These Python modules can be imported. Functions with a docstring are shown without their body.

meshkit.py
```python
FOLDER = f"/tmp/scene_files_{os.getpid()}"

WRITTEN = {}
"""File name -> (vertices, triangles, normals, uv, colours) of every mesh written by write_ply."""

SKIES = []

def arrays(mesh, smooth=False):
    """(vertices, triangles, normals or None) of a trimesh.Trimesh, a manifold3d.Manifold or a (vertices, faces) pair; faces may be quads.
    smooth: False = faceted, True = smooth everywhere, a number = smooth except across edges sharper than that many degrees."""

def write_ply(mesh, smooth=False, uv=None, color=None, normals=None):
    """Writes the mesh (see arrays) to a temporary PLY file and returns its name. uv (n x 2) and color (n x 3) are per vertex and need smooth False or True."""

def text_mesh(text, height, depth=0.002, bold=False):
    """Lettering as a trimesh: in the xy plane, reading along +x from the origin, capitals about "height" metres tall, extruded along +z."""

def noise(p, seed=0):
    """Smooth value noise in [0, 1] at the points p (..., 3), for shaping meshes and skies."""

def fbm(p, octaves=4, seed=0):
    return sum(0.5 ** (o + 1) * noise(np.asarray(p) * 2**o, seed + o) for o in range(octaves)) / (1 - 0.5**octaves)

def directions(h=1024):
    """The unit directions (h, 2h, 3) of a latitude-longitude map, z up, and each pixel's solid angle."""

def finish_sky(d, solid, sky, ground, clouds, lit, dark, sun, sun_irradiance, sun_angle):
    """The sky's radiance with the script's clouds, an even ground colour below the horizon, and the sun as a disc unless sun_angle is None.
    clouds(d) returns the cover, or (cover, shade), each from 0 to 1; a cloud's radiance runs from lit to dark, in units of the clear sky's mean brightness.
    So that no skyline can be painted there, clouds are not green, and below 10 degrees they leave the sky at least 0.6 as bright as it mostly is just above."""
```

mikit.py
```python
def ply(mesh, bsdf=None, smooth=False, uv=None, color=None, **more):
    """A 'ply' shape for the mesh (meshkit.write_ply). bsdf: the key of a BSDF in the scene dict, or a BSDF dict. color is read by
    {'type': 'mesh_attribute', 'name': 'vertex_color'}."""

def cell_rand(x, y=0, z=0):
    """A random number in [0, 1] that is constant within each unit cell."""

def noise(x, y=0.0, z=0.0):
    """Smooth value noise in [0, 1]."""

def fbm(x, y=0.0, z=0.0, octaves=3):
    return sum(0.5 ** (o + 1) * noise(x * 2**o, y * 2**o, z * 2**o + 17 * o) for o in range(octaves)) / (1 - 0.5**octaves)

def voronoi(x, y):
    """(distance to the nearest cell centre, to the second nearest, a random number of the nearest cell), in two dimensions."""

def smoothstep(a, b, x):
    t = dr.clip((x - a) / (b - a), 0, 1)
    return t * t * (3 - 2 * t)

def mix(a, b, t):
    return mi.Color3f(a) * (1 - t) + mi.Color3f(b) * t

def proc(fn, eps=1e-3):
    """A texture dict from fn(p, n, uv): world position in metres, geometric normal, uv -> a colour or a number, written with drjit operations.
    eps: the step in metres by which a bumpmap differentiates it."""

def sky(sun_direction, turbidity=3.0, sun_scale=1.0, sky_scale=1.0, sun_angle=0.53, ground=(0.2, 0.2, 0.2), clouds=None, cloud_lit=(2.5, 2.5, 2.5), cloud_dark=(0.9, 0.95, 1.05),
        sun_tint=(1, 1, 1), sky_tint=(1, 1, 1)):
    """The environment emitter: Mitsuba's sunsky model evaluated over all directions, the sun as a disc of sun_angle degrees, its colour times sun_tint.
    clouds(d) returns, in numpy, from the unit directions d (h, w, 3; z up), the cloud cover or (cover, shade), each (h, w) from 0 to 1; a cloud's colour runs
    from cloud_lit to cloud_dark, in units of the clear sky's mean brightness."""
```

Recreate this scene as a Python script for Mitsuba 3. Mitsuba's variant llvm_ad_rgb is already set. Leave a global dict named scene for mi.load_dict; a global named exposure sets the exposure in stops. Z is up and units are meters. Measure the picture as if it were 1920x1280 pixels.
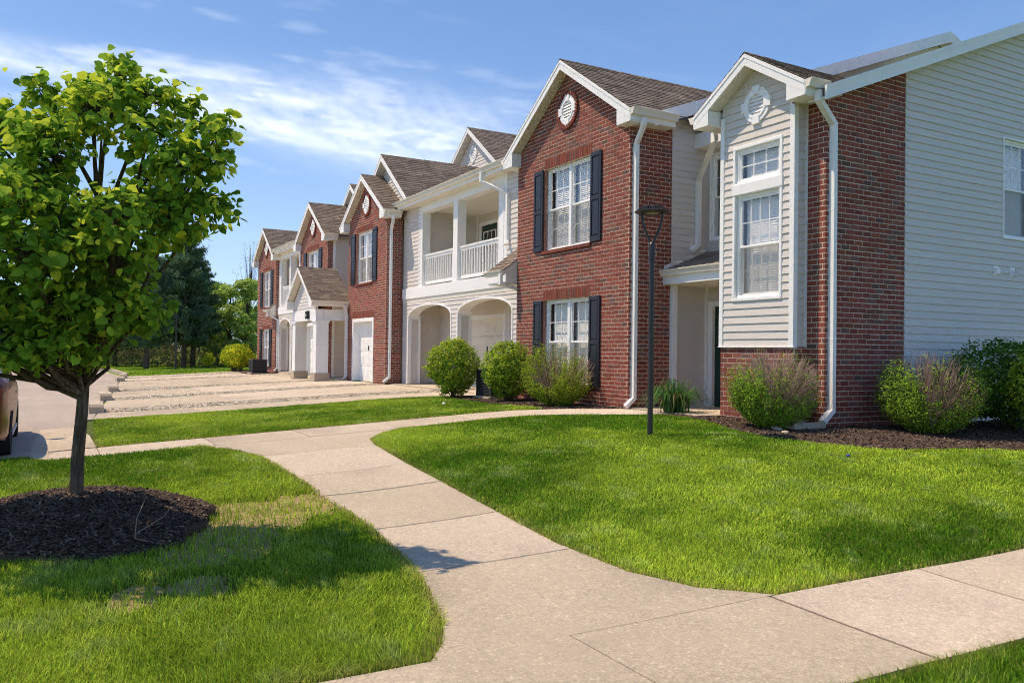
import math, random
import numpy as np, trimesh, shapely
import mitsuba as mi, drjit as dr
import mikit, meshkit
from shapely.geometry import Polygon, box as sbox, Point, LineString
from shapely import affinity
from scipy.interpolate import RBFInterpolator

# ---------------------------------------------------------------- camera, sky, exposure
ZH = 1.65                      # numbers below are measured from eye height; everything is lifted by this when it is written
T = mi.ScalarTransform4f
rng = np.random.default_rng(7)
random.seed(7)
YAW, PITCH, ROLL = 0.509424, 0.0134358, 0.0132451
fwd = np.array([-math.cos(YAW) * math.cos(PITCH), math.sin(YAW) * math.cos(PITCH), math.sin(PITCH)])
rt = np.cross(fwd, [0, 0, 1.0]); rt /= np.linalg.norm(rt)
upv = np.cross(rt, fwd)
rt, upv = math.cos(ROLL) * rt + math.sin(ROLL) * upv, -math.sin(ROLL) * rt + math.cos(ROLL) * upv
scene, labels = {}, {}
scene['camera'] = {'type': 'perspective', 'fov': 63.55, 'fov_axis': 'x', 'near_clip': 0.05, 'far_clip': 2000.0,
                   'to_world': T().look_at(origin=[0, 0, ZH], target=[float(fwd[0]), float(fwd[1]), ZH + float(fwd[2])], up=[float(x) for x in upv])}
exposure = 1.65
SUN = (-0.290, -0.400, 0.868)

def sky_clouds(d):
    x, y, z = d[..., 0], d[..., 1], d[..., 2]
    e1, e2 = np.array([-0.954, -0.021, 0.298]), np.array([-0.888, 0.38, 0.232])
    n = np.cross(e1, e2); n /= np.linalg.norm(n)
    t = np.cross(n, e1)
    dist = d @ n                                   # height above the streak's great circle
    along = np.arctan2(d @ t, d @ e1)
    warp = 0.012 * (meshkit.fbm(np.stack([along * 5, dist * 8, z * 0 + 7], -1), 3, 8) - 0.5)
    dd = dist + warp
    w = meshkit.fbm(np.stack([along * 4.5, dd * 50, z * 0 + 0.3], -1), 5, 3)
    f = meshkit.fbm(np.stack([along * 60 + dd * 90, dd * 170 - along * 40, z * 0], -1), 4, 5)
    mid = 0.012 - 0.035 * np.clip(along / 0.5, 0, 1) ** 1.3
    width = 0.016 + 0.030 * np.clip((along + 0.02) / 0.42, 0, 1)
    core = np.exp(-np.abs((dd - mid) / width) ** 2.4)
    fade = np.clip((0.57 - along) / 0.12, 0, 1) * np.clip((along + 1.2) / 0.6, 0, 1)
    c = core * fade * np.clip(-0.05 + 1.15 * w + 0.5 * (f - 0.5), 0, 1)
    q = meshkit.fbm(np.stack([x * 5 + y * 2, y * 3 - x, z * 16], -1), 5, 11)
    v = meshkit.fbm(np.stack([along * 12, dd * 80 + along * 9, z * 0 + 2], -1), 5, 21)
    wisps = 0.02 * np.clip((q - 0.55) * 4, 0, 1) + 0.22 * np.clip((v - 0.56) * 6, 0, 1) * np.exp(-(dist / 0.10) ** 2)
    haze = 0.26 * np.exp(-np.clip(z, 0, 1) / 0.10)
    return np.clip(c * 0.74 + wisps * np.clip(z * 4, 0, 1) + haze, 0, 0.95)

scene['sky'] = mikit.sky(SUN, turbidity=2.6, clouds=sky_clouds, cloud_lit=(3.6, 3.65, 3.75), cloud_dark=(0.9, 0.95, 1.05), sun_tint=(1.0, 0.96, 0.90), sky_tint=(0.93, 0.98, 1.06), sky_scale=1.4)

# ---------------------------------------------------------------- materials
P = mikit.proc
VC = {'type': 'mesh_attribute', 'name': 'vertex_color'}
def rgb(*c): return {'type': 'rgb', 'value': list(c)}
def two(b): return {'type': 'twosided', 'bsdf': b}
def prin(c, rough=0.6, spec=0.5, **k): return two({'type': 'principled', 'base_color': c if isinstance(c, dict) else rgb(*c), 'roughness': rough, 'specular': spec, **k})
def bump(b, fn, eps=2e-3, scale=1.0):
    return two({'type': 'bumpmap', 'arbitrary': P(fn, eps), 'scale': scale, 'bsdf': b['bsdf']})
def conc(tone, ph):
    def f(p, n, uv):
        a = mikit.fbm(p.x * 1.3 + ph, p.y * 1.3, p.z * 1.3, 4)
        s = mikit.noise(p.x * 95, p.y * 95, p.z * 95)
        s2 = mikit.noise(p.x * 33 + 9, p.y * 33, p.z * 33)
        st = mikit.smoothstep(0.52, 0.75, mikit.fbm(p.x * 0.6 + 3 + ph, p.y * 0.9, 0.0, 4))
        fl = mikit.smoothstep(0.80, 0.88, mikit.noise(p.x * 60 + ph, p.y * 60, 3.0))
        v = 0.80 + 0.26 * a + 0.36 * (s - 0.5) + 0.18 * (s2 - 0.5) - 0.15 * st + 0.22 * fl
        return mi.Color3f(0.452 * tone, 0.383 * tone, 0.292 * (tone * 0.7 + 0.3 * tone * tone)) * v
    return f
def f_lot(p, n, uv):
    a = mikit.fbm(p.x * 0.35, p.y * 0.35, 0.0, 4)
    b = mikit.fbm(p.x * 0.25, p.y * 2.5, 4.0, 3)
    s = mikit.noise(p.x * 60, p.y * 60, 0.0)
    crack = mikit.smoothstep(0.03, 0.0, dr.abs(mikit.fbm(p.x * 0.6 + 5, p.y * 0.6, 1.0, 4) - 0.5))
    return mi.Color3f(0.36, 0.305, 0.25) * (0.72 + 0.3 * a + 0.22 * b + 0.22 * (s - 0.5) - 0.12 * crack)
def f_soil(p, n, uv):
    a = mikit.fbm(p.x * 2, p.y * 2, 0.0, 4); s = mikit.noise(p.x * 40, p.y * 40, 0.0)
    far = mikit.smoothstep(14, 30, dr.sqrt(p.x * p.x + p.y * p.y))
    g = mikit.mix(mi.Color3f(0.055, 0.070, 0.018), mi.Color3f(0.11, 0.19, 0.025), far)
    return g * (0.6 + 0.5 * a + 0.5 * s)
def f_mulch(p, n, uv):
    s = mikit.noise(p.x * 55, p.y * 25, p.z * 50); a = mikit.fbm(p.x * 9, p.y * 9, 0.0, 3)
    return mi.Color3f(0.080, 0.054, 0.040) * (0.5 + 0.7 * s + 0.5 * a)
def f_straw(p, n, uv):
    s = mikit.noise(p.x * 70, p.y * 30, p.z * 50); a = mikit.fbm(p.x * 8, p.y * 8, 0.0, 3)
    return mi.Color3f(0.30, 0.225, 0.12) * (0.45 + 0.6 * s + 0.4 * a)
def f_mortar(p, n, uv):
    s = mikit.fbm(p.x * 30, p.y * 30, p.z * 30, 3); a = mikit.fbm(p.x * 0.8, p.y * 0.8, p.z * 0.8, 3)
    return mi.Color3f(0.68, 0.55, 0.44) * (0.65 + 0.4 * s + 0.2 * a)
def f_trim(p, n, uv):
    a = mikit.fbm(p.x * 1.2, p.y * 1.2, p.z * 2.0, 4); b = mikit.noise(p.x * 14, p.y * 14, p.z * 1.5)
    return mi.Color3f(0.86, 0.86, 0.85) * (0.93 + 0.08 * a - 0.05 * mikit.smoothstep(0.6, 0.9, b))
def f_cream(p, n, uv):
    a = mikit.fbm(p.x * 1.5, p.y * 1.5, p.z * 3.0, 4)
    return mi.Color3f(0.76, 0.72, 0.62) * (0.88 + 0.16 * a)
def f_bark(p, n, uv):
    a = mikit.fbm(p.x * 60, p.y * 60, p.z * 9, 4); b = mikit.fbm(p.x * 9, p.y * 9, p.z * 5, 3)
    return mikit.mix(mi.Color3f(0.060, 0.045, 0.030), mi.Color3f(0.185, 0.145, 0.10), mikit.smoothstep(0.3, 0.75, a * 0.6 + b * 0.4))
def h_bark(p, n, uv): return 0.006 * mikit.fbm(p.x * 55, p.y * 55, p.z * 11, 3)
def h_fine(p, n, uv): return 0.0025 * mikit.noise(p.x * 90, p.y * 90, p.z * 90)
def h_wood(p, n, uv): return 0.0006 * mikit.fbm(p.x * 3, p.y * 3, p.z * 140, 3)
def f_pole(p, n, uv):
    a = mikit.fbm(p.x * 40, p.y * 40, p.z * 6, 3)
    return mi.Color3f(0.024, 0.022, 0.024) * (0.7 + 0.7 * a)
M = dict(
    brick=bump(prin(VC, 0.88, 0.25), h_fine), mortar=prin(P(f_mortar), 0.95, 0.2), siding=prin(VC, 0.5, 0.4), trim=prin(P(f_trim), 0.5, 0.4), cream=prin(P(f_cream), 0.55, 0.4),
    shingle=bump(prin(VC, 1.0, 0.02), h_fine), deck=prin((0.10, 0.085, 0.075), 0.9), shutter=prin((0.017, 0.018, 0.027), 0.45, 0.5), greendoor=prin((0.006, 0.035, 0.028), 0.4),
    white=prin((0.86, 0.86, 0.85), 0.4, 0.5), garage=prin((0.80, 0.80, 0.79), 0.5), black=prin(P(f_pole), 0.42, 0.5), dark=prin((0.02, 0.02, 0.022), 0.9),
    room=prin((0.06, 0.055, 0.05), 0.95), glass=dict(type='thindielectric', int_ior=1.52), blind=prin((0.88, 0.87, 0.84), 0.5),
    screen=dict(type='mask', opacity=0.34, bsdf=prin((0.27, 0.275, 0.26), 0.8)),
    concrete=bump(prin(P(conc(1.0, 0.0)), 0.9, 0.25), h_fine), concrete_b=bump(prin(P(conc(0.93, 5.0)), 0.9, 0.25), h_fine), concrete_c=bump(prin(P(conc(1.06, 9.0)), 0.9, 0.25), h_fine), lot=bump(prin(P(f_lot), 0.92, 0.25), h_fine), soil=prin(P(f_soil), 0.95, 0.1), mulch=prin(P(f_mulch), 0.95, 0.15), straw=prin(P(f_straw), 0.95, 0.1),
    stuff=prin(VC, 0.85, 0.2), bark=bump(prin(P(f_bark), 0.9, 0.2), h_bark, 3e-3), twig=prin(VC, 0.85, 0.2),
    leaf=dict(type='principledthin', base_color=VC, roughness=0.42, diff_trans=0.85, spec_trans=0.0, eta=1.42),
    bushleaf=dict(type='principledthin', base_color=VC, roughness=0.5, diff_trans=0.6, spec_trans=0.0, eta=1.4),
    grass=dict(type='principledthin', base_color=VC, roughness=0.36, diff_trans=0.7, spec_trans=0.0, eta=1.4),
    carpaint=two(dict(type='principled', base_color=rgb(0.17, 0.055, 0.04), roughness=0.28, metallic=0.55, clearcoat=1.0, clearcoat_gloss=0.95)),
    filler=prin((0.15, 0.105, 0.08), 0.9), tyre=prin((0.018, 0.018, 0.018), 0.85), alloy=prin((0.5, 0.5, 0.5), 0.3, 0.5, metallic=0.9), carglass=prin((0.01, 0.012, 0.012), 0.05, 0.8), chrome=prin((0.6, 0.6, 0.62), 0.08, 0.5, metallic=1.0),
    lens=prin((0.34, 0.32, 0.26), 0.3), redlens=prin((0.35, 0.01, 0.01), 0.15), grey=prin((0.45, 0.46, 0.46), 0.5), metal=prin((0.06, 0.063, 0.066), 0.5, 0.5), red=prin((0.5, 0.03, 0.03), 0.5), blue=prin((0.05, 0.07, 0.35), 0.5),
)
for k, v in M.items(): scene['m_' + k] = v

# ---------------------------------------------------------------- helpers
used = {}
def key_for(parent, name):
    k = (parent + '__' if parent else '') + name
    c = used.get(k, 0); used[k] = c + 1
    return k if c == 0 else f'{k}_{c:03d}'
def tag(k, label=None, cat=None, group=None, kind=None):
    d = {n: v for n, v in (('label', label), ('category', cat), ('group', group), ('kind', kind)) if v}
    if d: labels[k] = d
    return k
def thing(name, label, cat, group=None): return tag(key_for(None, name), label, cat, group)
def join(ms):
    vs, fs, cs, o = [], [], [], 0
    for m in ms:
        v, f = np.asarray(m[0], float), np.asarray(m[1], int)
        if len(m) > 2 and m[2] is not None: cs.append(np.broadcast_to(np.asarray(m[2], float), (len(v), 3)))
        vs.append(v); fs.append(f + o); o += len(v)
    return np.vstack(vs), np.vstack(fs), (np.vstack(cs) if cs else None)
def add(parent, name, m, mat, smooth=False, label=None, cat=None, group=None, kind=None):
    if isinstance(m, list): m = join(m)
    v, f = np.asarray(m[0], float).copy(), np.asarray(m[1], int)
    v[:, 2] += ZH
    c = m[2] if len(m) > 2 else None
    if c is not None: c = np.broadcast_to(np.asarray(c, float), (len(v), 3))
    k = key_for(parent, name)
    scene[k] = mikit.ply(trimesh.Trimesh(v, f, process=False), 'm_' + mat, smooth=(True if (smooth and c is not None) else smooth), color=c)
    return tag(k, label, cat, group, kind)
class Fr:
    """A plane: origin, U along it, N out of it, V up it."""
    def __init__(s, o, U, N, V=(0, 0, 1)): s.o, s.U, s.N, s.V = (np.array(x, float) for x in (o, U, N, V))
    def p(s, a): a = np.asarray(a, float); return s.o + a[:, :1] * s.U + a[:, 1:2] * s.V + a[:, 2:3] * s.N
def front(Y): return Fr((0, Y, 0), (1, 0, 0), (0, -1, 0))       # s = world X, faces the street
def right(X): return Fr((X, 0, 0), (0, 1, 0), (1, 0, 0))        # s = world Y, faces right
def left(X): return Fr((X, 0, 0), (0, 1, 0), (-1, 0, 0))
BF = np.array([[0, 1, 2], [0, 2, 3], [4, 6, 5], [4, 7, 6], [0, 4, 5], [0, 5, 1], [1, 5, 6], [1, 6, 2], [2, 6, 7], [2, 7, 3], [3, 7, 4], [3, 4, 0]])[:, ::-1]
def bx(F, s0, s1, t0, t1, n0, n1, c=None):
    v = F.p([[s0, t0, n0], [s1, t0, n0], [s1, t1, n0], [s0, t1, n0], [s0, t0, n1], [s1, t0, n1], [s1, t1, n1], [s0, t1, n1]])
    return (v, BF, c)
W0 = Fr((0, 0, 0), (1, 0, 0), (0, -1, 0))
def wbox(x0, x1, y0, y1, z0, z1, c=None): return bx(W0, x0, x1, z0, z1, -y1, -y0, c)
def cham(F, s0, s1, t0, t1, n0, n1, b=0.006, c=None):
    a = [[s0, t0, n0], [s1, t0, n0], [s1, t1, n0], [s0, t1, n0], [s0, t0, n1 - b], [s1, t0, n1 - b], [s1, t1, n1 - b], [s0, t1, n1 - b], [s0 + b, t0 + b, n1], [s1 - b, t0 + b, n1], [s1 - b, t1 - b, n1], [s0 + b, t1 - b, n1]]
    q = []
    for i in range(4):
        j = (i + 1) % 4
        q += [[i, j, j + 4], [i, j + 4, i + 4], [i + 4, j + 4, j + 8], [i + 4, j + 8, i + 8]]
    q += [[8, 9, 10], [8, 10, 11], [0, 2, 1], [0, 3, 2]]
    return (F.p(a), np.array(q), c)
def polys(g): return [q for q in getattr(g, 'geoms', [g]) if q.geom_type == 'Polygon' and q.area > 1e-5]
def prism(F, poly, n0, n1, c=None):
    out = []
    for g in polys(poly):
        m = trimesh.creation.extrude_polygon(shapely.geometry.polygon.orient(g), 1.0, engine='earcut')
        v = np.array(m.vertices); v[:, 2] = n0 + (n1 - n0) * v[:, 2]
        out.append((F.p(v), np.array(m.faces), c))
    return join(out) if out else None
def tube(pts, radii, sides=8, c=None, cap=True):
    p = np.asarray(pts, float); r = np.broadcast_to(np.asarray(radii, float), (len(p),))
    t = np.gradient(p, axis=0); t /= np.linalg.norm(t, axis=1, keepdims=True) + 1e-12
    ref = np.array([0, 0, 1.0]) if abs(t[0][2]) < 0.8 else np.array([1.0, 0, 0])
    vs = []
    for i in range(len(p)):
        a = np.cross(t[i], ref); a /= np.linalg.norm(a) + 1e-12; b = np.cross(t[i], a)
        ang = np.arange(sides) * 2 * np.pi / sides
        vs.append(p[i] + r[i] * (np.cos(ang)[:, None] * a + np.sin(ang)[:, None] * b))
    v = np.vstack(vs); f = []
    for i in range(len(p) - 1):
        for j in range(sides):
            k = (j + 1) % sides; A, B, C, D = i * sides + j, i * sides + k, (i + 1) * sides + k, (i + 1) * sides + j
            f += [[A, C, B], [A, D, C]]
    if cap:
        for o, s in ((0, 1), ((len(p) - 1) * sides, -1)):
            for j in range(1, sides - 1): f.append([o, o + j, o + j + 1][::s])
    return (v, np.array(f), c)
def sweep(pts, w, d, ref):
    """A rectangular pipe (w along REF's side, d across) through the points with mitred bends."""
    p = np.asarray(pts, float); ref = np.asarray(ref, float); vs, n = [], len(p)
    seg = np.diff(p, axis=0); seg /= np.linalg.norm(seg, axis=1, keepdims=True)
    for i in range(n):
        a, b = seg[max(i - 1, 0)], seg[min(i, n - 2)]
        t = a + b; t /= np.linalg.norm(t); k = 1 / max(0.4, float(t @ a))
        x = np.cross(ref, t); x /= np.linalg.norm(x); y = np.cross(t, x)
        side = ref / np.linalg.norm(ref)
        q = np.cross(side, t); q /= np.linalg.norm(q)
        for sx, sy in ((-1, -1), (1, -1), (1, 1), (-1, 1)): vs.append(p[i] + side * sx * w / 2 + q * sy * d / 2 * k)
    f = []
    for i in range(n - 1):
        for j in range(4):
            k = (j + 1) % 4; A, B, C, D = i * 4 + j, i * 4 + k, i * 4 + 4 + k, i * 4 + 4 + j
            f += [[A, C, B], [A, D, C]]
    f += [[0, 1, 2], [0, 2, 3], [n * 4 - 4, n * 4 - 2, n * 4 - 3], [n * 4 - 4, n * 4 - 1, n * 4 - 2]]
    return (np.array(vs), np.array(f))
pool = []                                    # bricks, boards, shingles: (holder, name, material, mesh, how large it shows)
def piece(holder, name, mat, m, nrm):
    c = m[0].mean(0); d = np.linalg.norm(c); see = max(0.0, -float(np.dot(c / d, nrm)))
    z = c @ fwd; x, y = (c @ rt) / max(z, 0.1), (c @ upv) / max(z, 0.1)
    inside = z > 0.5 and abs(x) < 0.63 and abs(y) < 0.42
    e = m[0].max(0) - m[0].min(0)
    pool.append((holder, name, mat, m, (e[0] * e[1] + e[1] * e[2] + e[0] * e[2]) * see / d ** 2 * inside))

# ---------------------------------------------------------------- the apartment building
B = thing('apartment_building', 'long two-storey apartment building of red brick gables and beige siding with white trim', 'building')
BL, BH = 0.2032, 0.0813
def brick_col(n=1):
    r = rng.random(n)
    base = np.where(r[:, None] < 0.72, np.array([[0.225, 0.066, 0.047]]), np.where(r[:, None] < 0.9, np.array([[0.205, 0.082, 0.062]]), np.array([[0.155, 0.085, 0.07]])))
    return np.clip(base * (0.8 + 0.4 * rng.random((n, 1))) * (0.95 + 0.1 * rng.random((n, 3))), 0, 1)
def brick_wall(F, poly, name='brick_wall', z0=-1.18, phase=0.0, label=None):
    """A mortar sheet with bricks laid proud of it in running bond."""
    h = add(B, name, prism(F, poly, -0.10, -0.0035), 'mortar', label=label)
    s0, t0, s1, t1 = poly.bounds
    row = int(math.floor((t0 - z0) / BH))
    shapely.prepare(poly)
    while z0 + row * BH < t1:
        ta, tb = z0 + row * BH + 0.0065, z0 + (row + 1) * BH - 0.0065
        off = phase + (BL / 2 if row % 2 else 0)
        k0 = int(math.floor((s0 - off) / BL)) - 1
        for k in range(k0, k0 + int((s1 - s0) / BL) + 4):
            j = rng.normal(0, 0.0012, 4)
            sa, sb = off + k * BL + 0.0065 + j[0], off + (k + 1) * BL - 0.0065 + j[1]
            if sb <= s0 or sa >= s1: continue
            r = sbox(sa, ta + j[2], sb, tb + j[3])
            out = abs(rng.normal(0, 0.0012))
            if poly.contains(r): m = bx(F, sa, sb, ta + j[2], tb + j[3], -0.02, out, brick_col()[0])
            else:
                g = r.intersection(poly)
                if g.area < 0.0012: continue
                m = prism(F, max(polys(g), key=lambda q: q.area), -0.02, out, brick_col()[0])
            piece(h, 'brick', 'brick', m, F.N)
        row += 1
    return h
def soldier(h, F, s0, s1, z, tall=0.2, out=0.002, wide=0.0677):
    n = max(1, round((s1 - s0) / wide)); w = (s1 - s0) / n
    for i in range(n): piece(h, 'brick', 'brick', bx(F, s0 + i * w + 0.0065, s0 + (i + 1) * w - 0.0065, z, z + tall, -0.02, out + abs(rng.normal(0, 0.001)), brick_col()[0]), F.N)
LAP = 0.127
SID = np.array([0.63, 0.59, 0.55])
def siding(F, poly, name='siding_wall', z0=-1.05, col=SID, back=True, thick=0.018):
    h = add(B, name, prism(F, poly, -0.06, -0.012), 'cream') if back else None
    s0, t0, s1, t1 = poly.bounds
    k = int(math.floor((t0 - z0) / LAP))
    while z0 + k * LAP < t1:
        a, b = z0 + k * LAP, z0 + (k + 1) * LAP
        strip = sbox(s0 - 1, a, s1 + 1, b).intersection(poly); gs = []
        for g in polys(strip):
            e0, _, e1, _ = g.bounds
            if e1 - e0 > 4.6: c = rng.uniform(e0 + 1.2, e0 + 3.6); gs += polys(g.intersection(sbox(e0 - 1, a - 1, c, b + 1))) + polys(g.intersection(sbox(c + .001, a - 1, e1 + 1, b + 1)))
            else: gs.append(g)
        for g in gs:
            th = thick + rng.uniform(0, .002)
            m = prism(F, g, 0.0, 1.0)
            v = (m[0] - F.o) @ np.stack([F.U, F.V, F.N], 1)
            top = v[:, 2] > 0.5
            v[:, 2] = np.where(top, th * np.clip(1 - (v[:, 1] - a) / LAP, 0, 1) ** 1.2 + 0.001, -0.014)
            piece(h, 'board', 'siding', (F.p(v), m[1], np.broadcast_to(col * (0.97 + 0.05 * rng.random()), (len(v), 3))), F.N)
        k += 1
    return h
def rect(s0, s1, t0, t1): return sbox(s0, t0, s1, t1)
SH = np.array([[0.195, 0.158, 0.130], [0.225, 0.185, 0.152], [0.160, 0.130, 0.108], [0.25, 0.21, 0.172], [0.135, 0.112, 0.097]])
def shingles(h, F, wid, length, nrm):
    """Courses of three-tab shingles on a slope; F at its lower left, U along the eave, V up the slope."""
    e, t, k = 0.143, 0.0, 0
    while t < length - 0.02:
        s = -rng.random() * 0.3; t1 = min(t + e, length)
        while s < wid:
            w = 0.13 + 0.22 * rng.random(); a, b = max(0, s), min(wid, s + w)
            if b - a > 0.02:
                th = 0.014 + 0.008 * rng.random(); lo = rng.normal(0, 0.003)
                v = F.p([[a + .001, t + lo, 0], [b - .001, t + lo, 0], [b - .001, t1 + .01, 0], [a + .001, t1 + .01, 0], [a + .001, t + lo, th], [b - .001, t + lo, th], [b - .001, t1 + .01, 0.002], [a + .001, t1 + .01, 0.002]])
                piece(h, 'shingle', 'shingle', (v, BF[2:], np.broadcast_to((SH[rng.integers(5)] * .6 + SH[0] * .4) * (0.88 + 0.28 * rng.random()), (8, 3))), nrm)
            s += w
        t += e; k += 1
def gutter(a, b, out, size=0.12, parent=None):
    """A K-style gutter from a to b (its back top edge), bulging towards OUT."""
    a, b, out = (np.array(x, float) for x in (a, b, out))
    pr = np.array([[0, 0], [0.95, 0.0], [1.0, -0.08], [0.92, -0.2], [0.72, -0.55], [0.62, -0.95], [0.0, -1.0]]) * size
    v = np.vstack([q + pr[:, :1] * out + pr[:, 1:] * np.array([0, 0, 1.0]) for q in (a, b)])
    n = len(pr); f = []
    for i in range(1, n):
        j = (i + 1) % n; f += [[i, j, j + n], [i, j + n, i + n]]
    for o in (0, n):
        for j in range(1, n - 1): f.append([o, o + j, o + j + 1])
    lip = [tube([a + out * size * 0.97 + [0, 0, 0.004], b + out * size * 0.97 + [0, 0, 0.004]], 0.006, 5)]
    return add(parent or B, 'gutter', [(v, np.array(f))] + lip, 'cream')
def downspout(pts, ref, straps=True, w=0.10, d=0.072):
    k = add(B, 'downspout', sweep(pts, w, d, ref), 'trim')
    p = np.array(pts, float); i = int(np.argmax(np.linalg.norm(np.diff(p, axis=0), axis=1)))
    if straps:
        for f in (0.3, 0.75):
            c = p[i] * (1 - f) + p[i + 1] * f
            add(k, 'strap', sweep([c - [0, 0, 0.012], c + [0, 0, 0.012]], w + 0.008, d + 0.008, ref), 'trim')
    return k
def slope_frames(C, hwl, hwr, top, s, y0):
    n = math.hypot(1, s)
    R = Fr((C + hwr, y0, top - s * hwr), (0, 1, 0), np.array([s, 0, 1]) / n, np.array([-1, 0, s]) / n)
    return R, n
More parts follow.
